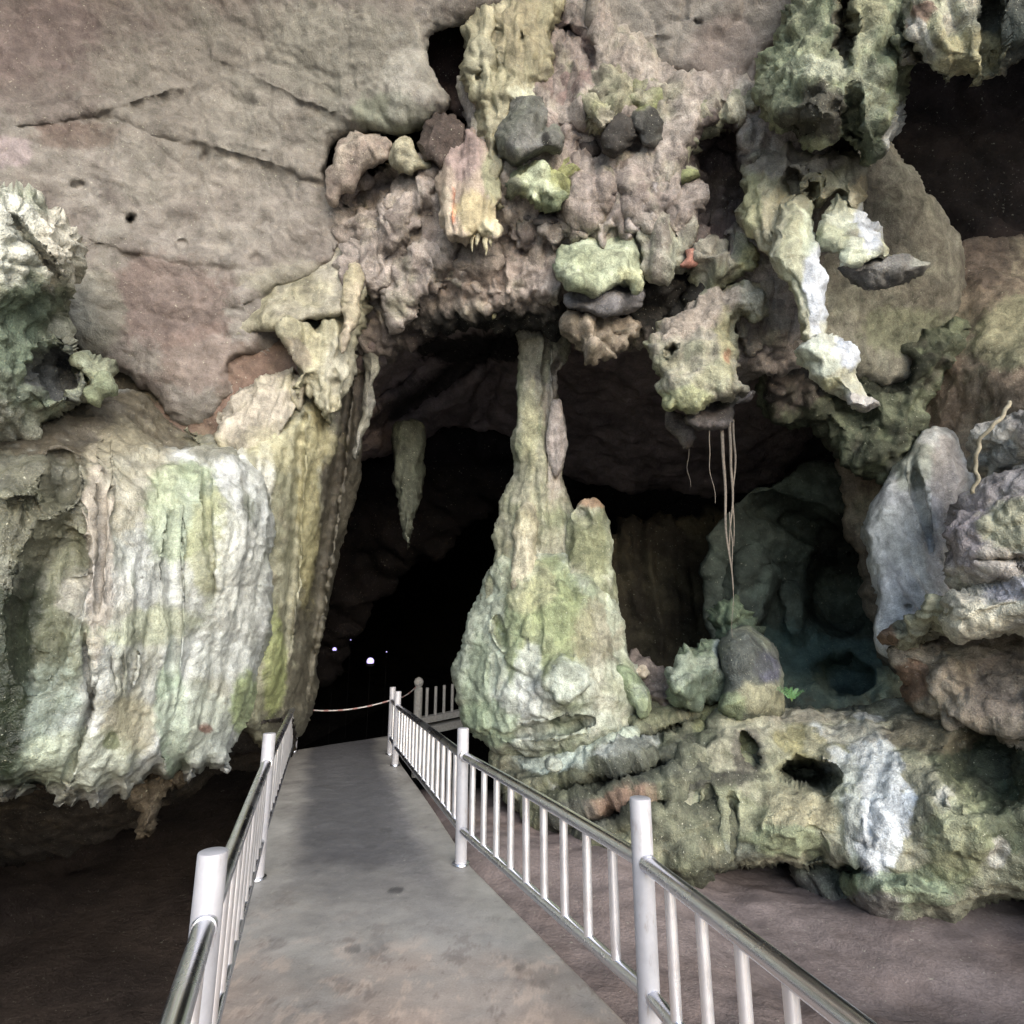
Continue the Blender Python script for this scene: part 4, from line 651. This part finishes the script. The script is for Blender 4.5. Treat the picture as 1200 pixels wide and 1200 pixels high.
blob('lower_lump', [(683, 132), (688, 118), (704, 114), (720, 122), (722, 140), (712, 152), (696, 150), (686, 146)], [(702, 132, 6.8)], .2, .3, 18, parent=t, disp=RUF, base=(160, 160, 112), tint=MOSS)
blob('stalactite', [(706, 160), (712, 142), (724, 135), (736, 140), (744, 160), (738, 178), (724, 185), (712, 178)], [(724, 160, 6.75)], .24, .3, 18, 'black pointed knob next to the pale green knuckled stump', 'stalactite', disp=[('fbm', 2, .05), ('fbm', 7, .03)], base=(60, 55, 50), tint=[((84, 78, 72), 2, .15, .25, .6)])
blob('stalactite', [(732, 132), (744, 122), (762, 118), (774, 126), (778, 150), (776, 170), (764, 178), (750, 174), (742, 158), (734, 150)], [(756, 148, 6.85)], .26, .3, 22, 'charcoal round knob with a lime green cap', 'stalactite', disp=[('fbm', 2, .06), ('fbm', 7, .03)], base=(88, 87, 78), tint=GRY, patches=[(752, 114, 22, 14, (142, 148, 70), .9), (765, 145, 16, 20, (36, 36, 32), .7)])
blob('stalactite', [(736, 116), (744, 104), (756, 102), (766, 112), (762, 124), (746, 128)], [(750, 115, 6.9)], .14, .3, 14, 'lime green mossy cap lodged over the charcoal round knob', 'stalactite', disp=RUF, base=(144, 152, 84), tint=MOSS)
blob('stalactite', [(676, 168), (684, 158), (698, 160), (702, 174), (694, 184), (680, 182)], [(688, 170, 7.1)], .14, .3, 12, 'little brown knob wedged between the dark grey lump and the black knob', 'stalactite', disp=[('fbm', 3, .04)], base=(78, 66, 60), tint=GRY)
blob('stalactite', [(783, 150), (792, 128), (806, 114), (830, 120), (852, 126), (878, 104), (892, 112), (894, 132), (876, 142), (856, 146), (838, 156), (822, 170), (816, 196), (806, 226), (796, 236), (788, 216), (780, 186)], [(800, 140, 7.1), (890, 120, 6.9), (798, 225, 7.1)], .24, .4, 22, 'greenish slanting rib of rock above the dark brown alcove', 'stalactite', disp=RUF, base=(158, 156, 122), tint=MOSS, patches=[(860, 125, 30, 12, (190, 180, 150), .7), (800, 215, 10, 20, (138, 146, 74), .8)])
t = root('stalactite', P(705, 415, 6.7), 'pale green mushroom-shaped shelf with a swirled grey underside and spongy foot', 'stalactite')
blob('cap', [(652, 312), (660, 296), (672, 284), (692, 278), (716, 280), (738, 278), (746, 292), (746, 310), (756, 318), (758, 330), (748, 342), (730, 336), (712, 340), (690, 344), (668, 342), (656, 330)], [(700, 285, 7.0), (700, 340, 6.55)], .38, .4, 32, parent=t, disp=[('fbm', 1.6, .08), ('cell', 4, .09), ('bil', 6, .03), ('fbm', 12, .02)], base=(162, 168, 130), tint=[((188, 196, 160), 2.6, .1, .2, .6), ((130, 140, 98), 2, .15, .2, .5)], patches=[(742, 326, 18, 12, (188, 188, 134), .8)])
blob('underside', [(664, 348), (690, 338), (720, 332), (746, 336), (753, 350), (744, 364), (716, 370), (686, 368), (668, 360)], [(710, 340, 6.9), (710, 366, 6.75)], .22, .4, 20, parent=t, disp=[('fbm', 2, .06), ('str', 6, .06), ('fbm', 8, .02)], base=(112, 108, 108), tint=[((136, 132, 132), 2, .1, .2, .6), ((84, 80, 78), 3, .2, .2, .5)])
blob('foot', [(666, 376), (690, 366), (722, 368), (744, 378), (742, 396), (728, 404), (712, 406), (698, 416), (684, 412), (670, 394)], [(700, 370, 7.1), (700, 412, 6.9)], .24, .4, 24, parent=t, disp=RUF, base=(142, 126, 104), tint=[((164, 146, 122), 2, 0, .25, .6), ((84, 78, 56), 3.2, .15, .15, .8)])
t = root('stalactite', P(830, 505, 6.6), 'large jutting crag with a pitted tan back and popcorn-textured belly, roots dangling beneath', 'stalactite')
blob('crag', [(752, 402), (764, 390), (782, 376), (806, 356), (832, 340), (852, 330), (872, 322), (892, 332), (900, 352), (894, 374), (884, 380), (868, 372), (864, 394), (868, 424), (864, 440), (874, 452), (870, 462), (840, 470), (820, 482), (800, 484), (778, 480), (774, 452), (764, 428)], [(770, 400, 6.9), (880, 335, 6.9), (800, 480, 6.4), (860, 450, 6.4)], .36, .45, 36, parent=t, disp=[('fbm', 1.4, .12), ('facet', 2.6, .13), ('cell', 6.5, .08), ('bil', 5, .05), ('fbm', 12, .025)], base=(156, 152, 114), tint=MOSS, patches=[(820, 368, 60, 18, (172, 154, 134), .95, -28), (882, 350, 14, 24, (184, 176, 150), .8), (800, 470, 30, 16, (166, 170, 108), .7), (850, 400, 10, 40, (168, 158, 104), .6), (850, 420, 5, 10, (170, 110, 70), .7)], dents=[(789, 410, 8, 7, .3), (866, 380, 12, 14, .2)])
blob('underside', [(824, 470), (840, 462), (866, 456), (884, 456), (890, 466), (880, 474), (862, 476), (862, 492), (852, 504), (836, 500), (814, 504), (802, 496), (806, 484)], [(830, 475, 6.7), (850, 500, 6.5)], .2, .35, 18, parent=t, disp=[('fbm', 2, .07), ('bil', 5, .05), ('fbm', 8, .02)], base=(104, 94, 90), tint=GRY, patches=[(850, 465, 20, 8, (70, 68, 50), .8)])
blob('stalactite', [(780, 482), (800, 486), (812, 500), (812, 520), (804, 526), (796, 512), (786, 500)], [(800, 505, 6.9)], .1, .3, 12, 'thin brown fin hanging just behind the jutting crag', 'stalactite', disp=[('fbm', 3, .05)], base=(104, 92, 84), tint=GRY)
t = root('stalactite', P(845, 335, 7), 'nodular olive lump with a broken reddish chip, over the jutting crag', 'stalactite')
blob('lump', [(806, 300), (822, 284), (844, 286), (856, 296), (868, 282), (884, 286), (890, 304), (878, 320), (856, 326), (836, 334), (818, 330), (812, 316)], [(830, 300, 6.9), (880, 300, 6.8)], .22, .35, 20, parent=t, disp=RUF, base=(146, 146, 106), tint=MOSS, patches=[(875, 302, 14, 16, (170, 164, 104), .7)])
blob('chip', [(798, 310), (806, 304), (804, 292), (814, 290), (818, 300), (826, 306), (822, 312), (806, 314)], [(812, 302, 6.75)], .05, .12, 8, parent=t, step=1.6, jit=1, disp=[('fbm', 4, .03)], base=(178, 116, 92), tint=())
t = root('stalactite', P(980, 485, 5.6), 'long whitish limb-like stalactite with a knobbed foot, the longest one hanging', 'stalactite')
blob('shoulder', [(862, 262), (868, 228), (880, 192), (904, 174), (938, 168), (975, 178), (1000, 186), (1014, 205), (1012, 232), (996, 250), (980, 232), (960, 245), (940, 235), (925, 260), (932, 285), (910, 300), (894, 292), (876, 276)], [(880, 200, 6.8), (1000, 200, 6.4), (900, 290, 6.4)], .36, .45, 34, parent=t, mat='flow', disp=[('fbm', 1.4, .10), ('flute', 3.5, .10), ('cell', 4.5, .06), ('fbm', 10, .03)], base=(162, 154, 124), tint=YEL, patches=[(930, 190, 60, 16, (160, 148, 134), .8), (880, 240, 16, 34, (156, 156, 100), .6)], dents=[(928, 212, 12, 20, .4), (950, 224, 8, 14, .3)])
blob('limb', [(898, 296), (906, 262), (918, 238), (938, 228), (952, 238), (956, 272), (964, 300), (970, 340), (970, 372), (968, 396), (952, 404), (936, 400), (930, 370), (922, 336), (910, 318)], [(930, 240, 6.2), (950, 395, 5.7)], .3, .36, 30, parent=t, mat='flow', step=2.1, disp=[('fbm', 1.4, .08), ('flute', 3.2, .08), ('bil', 5, .04), ('fbm', 10, .025)], base=(184, 184, 160), tint=YEL[:2], patches=[(958, 330, 14, 70, (186, 190, 196), .95), (930, 300, 16, 70, (166, 164, 120), .7), (948, 270, 12, 30, (176, 184, 150), .7)])  # blue-white patch paints skylight on one side of the limb
blob('foot', [(934, 408), (944, 394), (968, 390), (990, 396), (1006, 410), (1009, 426), (1003, 440), (1010, 456), (1026, 466), (1029, 478), (1012, 486), (994, 484), (986, 468), (972, 458), (955, 446), (940, 432)], [(950, 400, 5.65), (1000, 430, 5.5), (1015, 480, 5.4)], .28, .32, 26, parent=t, mat='flow', step=2.1, disp=[('fbm', 1.6, .07), ('bil', 4.5, .05), ('fbm', 11, .02)], base=(190, 190, 168), tint=YEL[:1], patches=[(992, 412, 20, 18, (188, 192, 198), .95), (960, 420, 24, 22, (186, 192, 166), .7), (975, 448, 14, 10, (190, 186, 130), .7), (1008, 474, 24, 14, (166, 158, 150), .9)])  # blue-white patch on the foot is painted skylight too
blob('flank', [(962, 250), (982, 228), (1004, 222), (1014, 244), (1026, 262), (1036, 282), (1040, 302), (1014, 308), (990, 316), (982, 300), (966, 292), (958, 272)], [(980, 240, 6.2), (1030, 295, 5.9)], .26, .35, 26, parent=t, mat='flow', step=2.1, disp=[('fbm', 1.6, .08), ('flute', 4, .06), ('bil', 5, .05), ('fbm', 10, .03)], base=(176, 178, 150), tint=YEL[:2], patches=[(1018, 268, 14, 34, (184, 188, 194), .9), (1005, 300, 26, 10, (196, 202, 164), .7), (975, 280, 16, 20, (150, 152, 106), .6)])  # blue-white patch paints the skylit edge of the flank
blob('underside', [(984, 318), (1004, 306), (1036, 298), (1070, 298), (1090, 306), (1078, 320), (1052, 328), (1026, 336), (1000, 332)], [(1000, 318, 5.95), (1085, 306, 5.8)], .16, .3, 14, parent=t, step=2.1, jit=3, disp=[('fbm', 2, .05), ('bil', 6, .04)], base=(108, 104, 96), tint=GRY, patches=[(1078, 306, 12, 6, (150, 148, 130), .8)])
blob('stalactite', [(884, 112), (892, 80), (906, 50), (920, 20), (940, -10), (960, -80), (1090, -80), (1088, 20), (1072, 60), (1064, 96), (1058, 126), (1050, 150), (1040, 176), (1022, 184), (1004, 176), (985, 160), (966, 174), (946, 170), (930, 150), (912, 150), (896, 134)], [(960, -60, 6.2), (1080, -60, 6.0), (900, 110, 6.3), (1040, 170, 5.9), (980, 100, 5.9)], .42, .5, 46, 'broad shaggy green mass with dark pitted lower lumps, above the longest stalactite', 'stalactite', disp=[('fbm', 1.1, .16), ('bil', 3.4, .12), ('cell', 4.5, .07), ('fbm', 11, .03)], base=(138, 142, 104), tint=GRN[:2] + [((168, 166, 130), 2.4, .15, .2, .6)], patches=[(955, 130, 44, 34, (52, 46, 40), .9), (990, 20, 14, 60, (64, 56, 46), .85), (960, 80, 40, 14, (176, 178, 146), .8), (1022, 160, 26, 26, (50, 60, 42), .85), (1048, 150, 7, 30, (206, 206, 196), .85, 20), (1020, 100, 30, 40, (118, 120, 96), .7), (920, 90, 26, 40, (130, 140, 104), .6), (1010, 10, 30, 30, (160, 154, 110), .7)], dents=[(990, 30, 12, 60, .45), (950, 135, 30, 24, -.15), (940, 150, 20, 14, .25), (1000, 140, 14, 40, .3)])
blob('stalactite', [(1030, 45), (1046, 20), (1064, -20), (1090, -80), (1300, -80), (1420, -60), (1420, 60), (1300, 62), (1230, 60), (1198, 74), (1176, 92), (1158, 90), (1148, 104), (1136, 94), (1120, 92), (1110, 102), (1096, 86), (1078, 74), (1058, 72), (1042, 64)], [(1050, 0, 5.7), (1300, -40, 5.0), (1100, 95, 5.5), (1200, 60, 5.2), (1400, 30, 4.6)], .36, .5, 40, 'green folded drapery with a toothed hem in front of the dark upper pocket', 'stalactite', disp=[('fbm', 1.1, .12), ('flute', 3, .14), ('bil', 5, .05), ('fbm', 10, .03)], base=(146, 142, 104), tint=MOSS, patches=[(1180, 30, 40, 60, (48, 56, 50), .92), (1080, 20, 24, 12, (120, 80, 66), .7, -30), (1085, 50, 10, 40, (192, 186, 170), .8, -30), (1130, 60, 40, 30, (156, 146, 96), .7), (1050, 40, 14, 30, (86, 98, 66), .7)], dents=[(1072, 60, 8, 50, .25, -35), (1160, 40, 14, 60, .25)])
blob('stalactite', [(404, 330), (412, 306), (422, 312), (424, 334), (419, 362), (410, 388), (402, 408), (397, 416), (395, 402), (399, 380), (402, 356)], [(414, 315, 7.15), (398, 412, 6.95)], .08, .15, 10, 'slender pale pointed stalactite in front of the pillar-like side of the flowstone', 'stalactite', 'flow', step=1.8, jit=2, disp=[('fbm', 3, .04), ('str', 9, .04)], base=(178, 160, 132), tint=YEL[:1])
blob('stalactite', [(422, 380), (432, 360), (446, 352), (450, 380), (446, 420), (442, 450), (434, 490), (424, 530), (416, 540), (420, 500), (426, 450), (424, 415)], [(440, 365, 8.2), (420, 530, 7.8)], .16, .2, 13, 'grey-green ribbon of rock hanging along the dark tunnel edge', 'stalactite', step=2, jit=3, disp=[('fbm', 2, .05), ('flute', 6, .07)], base=(136, 132, 112), tint=GRY)
blob('stalactite', [(464, 500), (476, 490), (494, 498), (499, 520), (494, 552), (492, 585), (486, 618), (479, 642), (473, 620), (466, 604), (462, 570), (464, 535)], [(480, 500, 10.2), (478, 640, 9.6)], .24, .3, 14, 'dim greenish stalactite hanging deep inside over the tunnel', 'stalactite', step=2, jit=3, disp=[('fbm', 1.6, .06), ('flute', 4, .12)], base=(76, 80, 64), tint=GRN[1:2])
blob('stalactite', [(566, 318), (572, 306), (582, 308), (583, 330), (585, 350), (582, 368), (577, 373), (572, 356), (569, 338)], [(575, 310, 7.7), (577, 370, 7.5)], .09, .12, 8, 'thin greenish spike hanging below the fringed pink drapery', 'stalactite', step=1.7, jit=2, disp=[('fbm', 4, .03)], base=(146, 142, 96), tint=YEL[:1], patches=[(577, 352, 8, 14, (176, 166, 104), .8)])
blob('stalactite', [(138, 930), (165, 908), (200, 900), (228, 892), (216, 918), (196, 932), (184, 958), (172, 978), (163, 976), (157, 952), (148, 944)], [(180, 900, 6.6), (168, 975, 6.5)], .2, .3, 18, 'brown stub hanging below the ragged edge of the flowstone wall', 'stalactite', disp=DRP, base=(116, 102, 80), tint=YEL[1:2])

# ================================================================== RAILINGS
def frame_of(d):
    d = d / np.linalg.norm(d); a = np.array([0, 0, 1.0]) if abs(d[2]) < .9 else np.array([1.0, 0, 0])
    u = np.cross(d, a); u /= np.linalg.norm(u); return u, np.cross(u, d)
def tube(pts, rad, n=20, caps=True, bev=0):
    pts = [np.asarray(p, float) for p in pts]; rad = list(rad) if hasattr(rad, '__len__') else [rad] * len(pts)
    if bev:
        d0 = pts[-1] - pts[-2]; d0 /= np.linalg.norm(d0)
        e = pts[-1].copy(); pts[-1] = e - d0 * bev; pts += [e - d0 * bev * .3, e]; r = rad[-1]; rad += [r - bev * .3, r - bev]
    V, Fc = [], []
    u, w = frame_of(pts[-1] - pts[0]); up0 = u
    for i, p in enumerate(pts):
        d = pts[min(i + 1, len(pts) - 1)] - pts[max(i - 1, 0)]; d /= np.linalg.norm(d) + 1e-12
        u = up0 - d * (up0 @ d); u /= np.linalg.norm(u); w = np.cross(d, u)
        for k in range(n):
            a = 2 * math.pi * k / n; V.append(p + rad[i] * (math.cos(a) * u + math.sin(a) * w))
    for i in range(len(pts) - 1):
        for k in range(n):
            Fc.append([i * n + k, i * n + (k + 1) % n, (i + 1) * n + (k + 1) % n, (i + 1) * n + k])
    if caps: Fc += [list(range(n))[::-1], [(len(pts) - 1) * n + k for k in range(n)]]
    return V, Fc
def jm(*ps):
    V, Fc = [], []
    for v, f in ps: o = len(V); V += list(v); Fc += [[i + o for i in q] for q in f]
    return V, Fc
def mk(name, vf, mat, parent, flat=False):
    o = link(name, vf[0], vf[1], M[mat], parent, smooth=True)
    if hasattr(o.data, 'set_sharp_from_angle'): o.data.set_sharp_from_angle(angle=math.radians(40))
    return o
Z = lambda p, z: np.array([p[0], p[1], z])
def post(t, p, h=.99, r=.046):
    o = mk('post', tube([Z(p, .0), Z(p, h)], r, 28, bev=.006), 'white', t)
    mk('base_plate', tube([Z(p, .004), Z(p, .016)], [r + .022, r + .02], 24, bev=.004), 'steel', t)
    return o
def bay(t, a, b, bars, zt=.785, zt2=.785, zb=.245):
    d = (b - a) / np.linalg.norm(b - a)
    n = 9
    top = [Z(a + (b - a) * k / n, zt + (zt2 - zt) * k / n + .006 * math.sin(math.pi * k / n)) for k in range(n + 1)]
    mk('top_rail', tube(top, .034, 20), 'steel', t)
    mk('bottom_rail', tube([Z(a, zb), Z(b, zb)], .031, 16), 'steel', t)
    for k in range(1, bars + 1):
        p = a + (b - a) * k / (bars + 1)
        w0 = rng.normal(0, .002, 2)
        mk('baluster', tube([Z(p, zb + .01), Z(p + np.r_[w0, 0], zt + (zt2 - zt) * k / (bars + 1) - .012)], .0225, 12), 'bar', t)
t = root('railing', PR[1], 'stainless railing with white posts on the column side of the walkway', 'railing')
P0 = PR[0] + d0 * 1.02
pts = [P0] + PR; ZT = {id(p): z for p, z in zip(pts, (.715, .74, .785, .785, .785))}
for p in pts: post(t, p)
for a, b, k in zip(pts[:-1], pts[1:], (9, 9, 15, 2)): bay(t, a, b, k, ZT[id(a)], ZT[id(b)])
for p in pts[:3]:
    for s in (1,):
        dd = (pts[0] - pts[2]) / np.linalg.norm(pts[0] - pts[2])
        mk('rail_collar', tube([Z(p + dd * .036, ZT[id(p)] - .001), Z(p + dd * .06, ZT[id(p)] - .002)], [.039, .0375], 20), 'steel', t)
t = root('railing', L2, 'stainless railing with white posts along the edge above the dark pit', 'railing')
L0 = np.array([-.47, .74, 0])
pts = [L0, L1, L2, L3]
for p in pts: post(t, p)
for a, b, k in zip(pts[:-1], pts[1:], (6, 11, 20)): bay(t, a, b, k)
for p in pts[1:3]:
    dd = (L0 - L1) / np.linalg.norm(L0 - L1)
    mk('rail_collar', tube([Z(p + dd * .036, .785), Z(p + dd * .06, .785)], [.039, .0375], 20), 'steel', t)

# ---- red and white rope across the end of the walkway
Q0, Q1, Q2 = Z(L3, .64) + [-.05, .1, 0], Z(PR[3], .80), P(489, 803, 11.6)
t = root('barrier_rope', Q0, 'red and white barrier rope sagging across the far end of the walkway', 'rope')
def sag(a, b, s, n=40): return [a + (b - a) * k / n - np.array([0, 0, s * 4 * (k / n) * (1 - k / n)]) for k in range(n + 1)]
line = sag(Q0, Q1, .09) + sag(Q1, Q2, .06, 24)[1:]
rd, wh = [], []
for i in range(0, len(line) - 1, 2):
    (rd if (i // 2) % 3 == 0 else wh).append(tube(line[i:i + 3], .0125, 8))
mk('rope_core', tube(line, .010, 8), 'ropew', t)
for q in rd: mk('rope_band', q, 'red', t)

# ---- far concrete fence
t = root('concrete_fence', P(489, 846, 11.8), 'dim concrete fence with a bulb-topped post and slim balusters beyond the walkway', 'fence')
b0 = P(489, 850, 11.6); f1 = P(548, 838, 12.6)
mk('post', tube([b0 + [0, 0, -1.2], b0 + [0, 0, .72], b0 + [0, 0, .74], b0 + [0, 0, .78], b0 + [0, 0, .84], b0 + [0, 0, .90], b0 + [0, 0, .93]], [.085, .085, .06, .085, .10, .07, .015], 16), 'fence', t)
for k in range(1, 8):
    p = b0 + (f1 - b0) * k / 6.0; mk('baluster', tube([p + [0, 0, .12], p + [0, 0, .70]], .032, 10), 'fence', t)
e = b0 + (f1 - b0) * 1.25
def bar_box(a, b, w, h):
    d = (b - a) / np.linalg.norm(b - a); s = np.cross(d, [0, 0, 1.0]); s /= np.linalg.norm(s); u = np.array([0, 0, 1.0])
    V = [q + s * i * w / 2 + u * j * h / 2 for q in (a, b) for i, j in ((-1, -1), (1, -1), (1, 1), (-1, 1))]
    return V, [[0, 1, 2, 3][::-1], [4, 5, 6, 7], [0, 1, 5, 4], [1, 2, 6, 5], [2, 3, 7, 6], [3, 0, 4, 7]]
mk('beam', bar_box(b0 + [0, 0, .08], e + [0, 0, .08], .2, .12), 'fence', t); mk('beam', bar_box(b0 + [0, 0, -.12], e + [0, 0, -.12], .3, .14), 'fence', t)

# ---- lamps deep in the tunnel
def ball(c, r, n=12):
    V, Fc = [], []
    for i in range(n + 1):
        for k in range(n): a = math.pi * i / n; b = 2 * math.pi * k / n; V.append(c + r * np.array([math.sin(a) * math.cos(b), math.sin(a) * math.sin(b), math.cos(a)]))
    for i in range(n):
        for k in range(n): Fc.append([i * n + k, i * n + n + k, i * n + n + (k + 1) % n, i * n + (k + 1) % n])
    return V, Fc
for px, py, d, r, lab in ((392, 761, 14, .05, 'violet-white lamp glowing in the tunnel, next to the flowstone edge'), (434, 775, 13.5, .085, 'brightest violet-white lamp glowing low in the tunnel, above the middle of the rope'), (411, 750, 15, .016, 'tiny faint lamp high in the tunnel, between the two violet lamps'), (453, 764, 14.5, .016, 'tiny faint lamp in the tunnel just above the post holding the rope')):
    c = P(px, py, d); t = root('tunnel_lamp', c, lab, 'lamp', 'lamps glowing deep in the tunnel')
    mk('bulb', ball(c, r), 'glow', t)
    mk('cup', tube([c + [0, 0, -r * 1.5], c + [0, 0, -r * 1.2], c + [0, 0, -r * .55]], [r * .5, r * 1.1, r * 1.25], 14), 'lamp', t)  # cup added below the bulb to keep its light off the stake
    mk('stake', tube([c + [0, 0, -r * 1.5], c + [0, 0, -2.4]], [.003, .003], 6), 'lamp', t)

# ---- hanging roots, vine, fern
def wiggle(px0, py0, px1, py1, d, n, amp, sd_):
    r = np.random.default_rng(sd_); a, b = P(px0, py0, d), P(px1, py1, d)
    ph = r.uniform(0, 6, 4); out = []
    for k in range(n + 1):
        s = k / n; o = amp * min(1, 4 * s) * np.array([math.sin(5 * s + ph[0]) + .5 * math.sin(13 * s + ph[1]), math.sin(4 * s + ph[2]), 0])
        out.append(a + (b - a) * s + o)
    return out
RG = 'roots dangling under the jutting crag'
for i, (x0, y0, x1, y1, r0, d, lab) in enumerate(((845, 494, 858, 690, .021, 6.50, 'thick pale root dangling under the crag, swinging inward to the bundle'), (855, 494, 857, 655, .018, 6.47, 'reddish brown root hanging straight in the middle of the bundle under the crag'), (859, 492, 861, 640, .014, 6.52, 'thin outer root of the bundle, on the side of the dim green chamber'), (831, 498, 837, 590, .007, 6.5, 'short thin root hanging apart from the bundle'), (855, 600, 860, 748, .006, 6.42, 'hair-thin root tip reaching down to the round dark boulder'), (808, 512, 808, 570, .005, 6.9, 'faint short thread of root below the thin brown fin'))):
    ln = wiggle(x0, y0, x1, y1, d, 36, .018, 30 + i)
    o = link('hanging_root', *tube(ln, list(np.linspace(r0, r0 * .35, len(ln))), 8), M['root'], origin=ln[-1]); tag(o, lab, 'root', RG)
vp = [P(1184, 470, 5.0), P(1172, 492, 4.95), P(1156, 505, 5.0), P(1147, 520, 5.05), P(1143, 540, 5.08), P(1145, 560, 5.1), P(1141, 578, 5.12)]
vp = resample(vp, 30); vp = [p + .012 * np.array([math.sin(k * 1.3), math.cos(k * .9), 0]) for k, p in enumerate(vp)]
o = link('vine', *tube(vp, .017, 8), M['vine'], origin=vp[-1]); tag(o, 'pale dry vine drooping over the topmost boulder of the pile', 'vine')
t = root('fern', P(928, 826, 6.45), 'small bright green fern sprouting on top of the ledge beside the round dark boulder', 'plant')
fb = P(928, 822, 6.35); V, Fc, SV, SF = [], [], [], []
rr = random.Random(3)
for k in range(9):
    a = k * .9 + rr.random() * .5; ln = .09 + .09 * rr.random(); lean = .25 + .6 * rr.random()
    sp = [fb + np.array([math.cos(a) * lean * ln * s ** 1.5, math.sin(a) * lean * ln * s ** 1.5, ln * s * (1.1 - .35 * s * lean)]) for s in np.linspace(0, 1, 9)]
    v_, f_ = tube(sp, list(np.linspace(.003, .001, 9)), 5); SF += [[i + len(SV) for i in q] for q in f_]; SV += v_
    for j in range(2, 9):
        for sg in (-1, 1):
            d = sp[j] - sp[j - 1]; d /= np.linalg.norm(d); s = np.cross(d, [0, -1.0, .3]); s /= np.linalg.norm(s)
            L_ = .036 * (1 - .06 * j) * (.8 + .4 * rr.random()); tip = sp[j] + (s * sg * .85 + d * .5) * L_ + np.array([0, 0, -.006]); wv = d * L_ * .3
            b_ = len(V); V += [sp[j], sp[j] + (tip - sp[j]) * .5 + wv, tip, sp[j] + (tip - sp[j]) * .5 - wv]; Fc.append([b_, b_ + 1, b_ + 2, b_ + 3])
mk('foliage', (V, Fc), 'leaf', t); mk('stem', (SV, SF), 'stem', t)

# ================================================================== LIGHT, SKY, CAMERA
SUN_EL, SUN_AZ = math.radians(21), math.radians(158)      # azimuth clockwise from +Y: behind the viewer, a little to one side
w = bpy.data.worlds.new('World'); sc.world = w; w.use_nodes = True
nt = w.node_tree; nt.nodes.clear()
out = nt.nodes.new('ShaderNodeOutputWorld'); bg = nt.nodes.new('ShaderNodeBackground'); sky = nt.nodes.new('ShaderNodeTexSky')
sky.sky_type = 'NISHITA'; sky.sun_disc = False; sky.sun_elevation = SUN_EL; sky.sun_rotation = SUN_AZ; sky.air_density = 1.0; sky.dust_density = 1.0; sky.ozone_density = 1.0
nt.links.new(sky.outputs[0], bg.inputs[0]); nt.links.new(bg.outputs[0], out.inputs[0]); bg.inputs[1].default_value = .11
sd = bpy.data.lights.new('sun', 'SUN'); sd.energy = 1.35; sd.angle = math.radians(60); sd.color = (1, .985, .97)
so = bpy.data.objects.new('sun', sd); COL.objects.link(so)
from mathutils import Vector
dirv = Vector((math.sin(SUN_AZ) * math.cos(SUN_EL), math.cos(SUN_AZ) * math.cos(SUN_EL), math.sin(SUN_EL)))
so.rotation_euler = dirv.to_track_quat('Z', 'Y').to_euler(); so.location = dirv * 40
cd = bpy.data.cameras.new('camera'); cam = bpy.data.objects.new('camera', cd); COL.objects.link(cam)
cam.location = CAM; cam.rotation_euler = (math.radians(90) + PITCH, 0, 0)
cd.sensor_width = 36; cd.sensor_fit = 'HORIZONTAL'; cd.lens = 36 * F / 1200; cd.clip_start = .03; cd.clip_end = 800
sc.camera = cam
sc.view_settings.view_transform = 'Standard'; sc.view_settings.look = 'None'; sc.view_settings.gamma = 1; sc.view_settings.use_curve_mapping = False
sc.view_settings.exposure = 1.75
try:
    sc.cycles.use_denoising = True; sc.cycles.max_bounces = 8; sc.cycles.diffuse_bounces = 3; sc.cycles.sample_clamp_indirect = 6
except Exception: pass
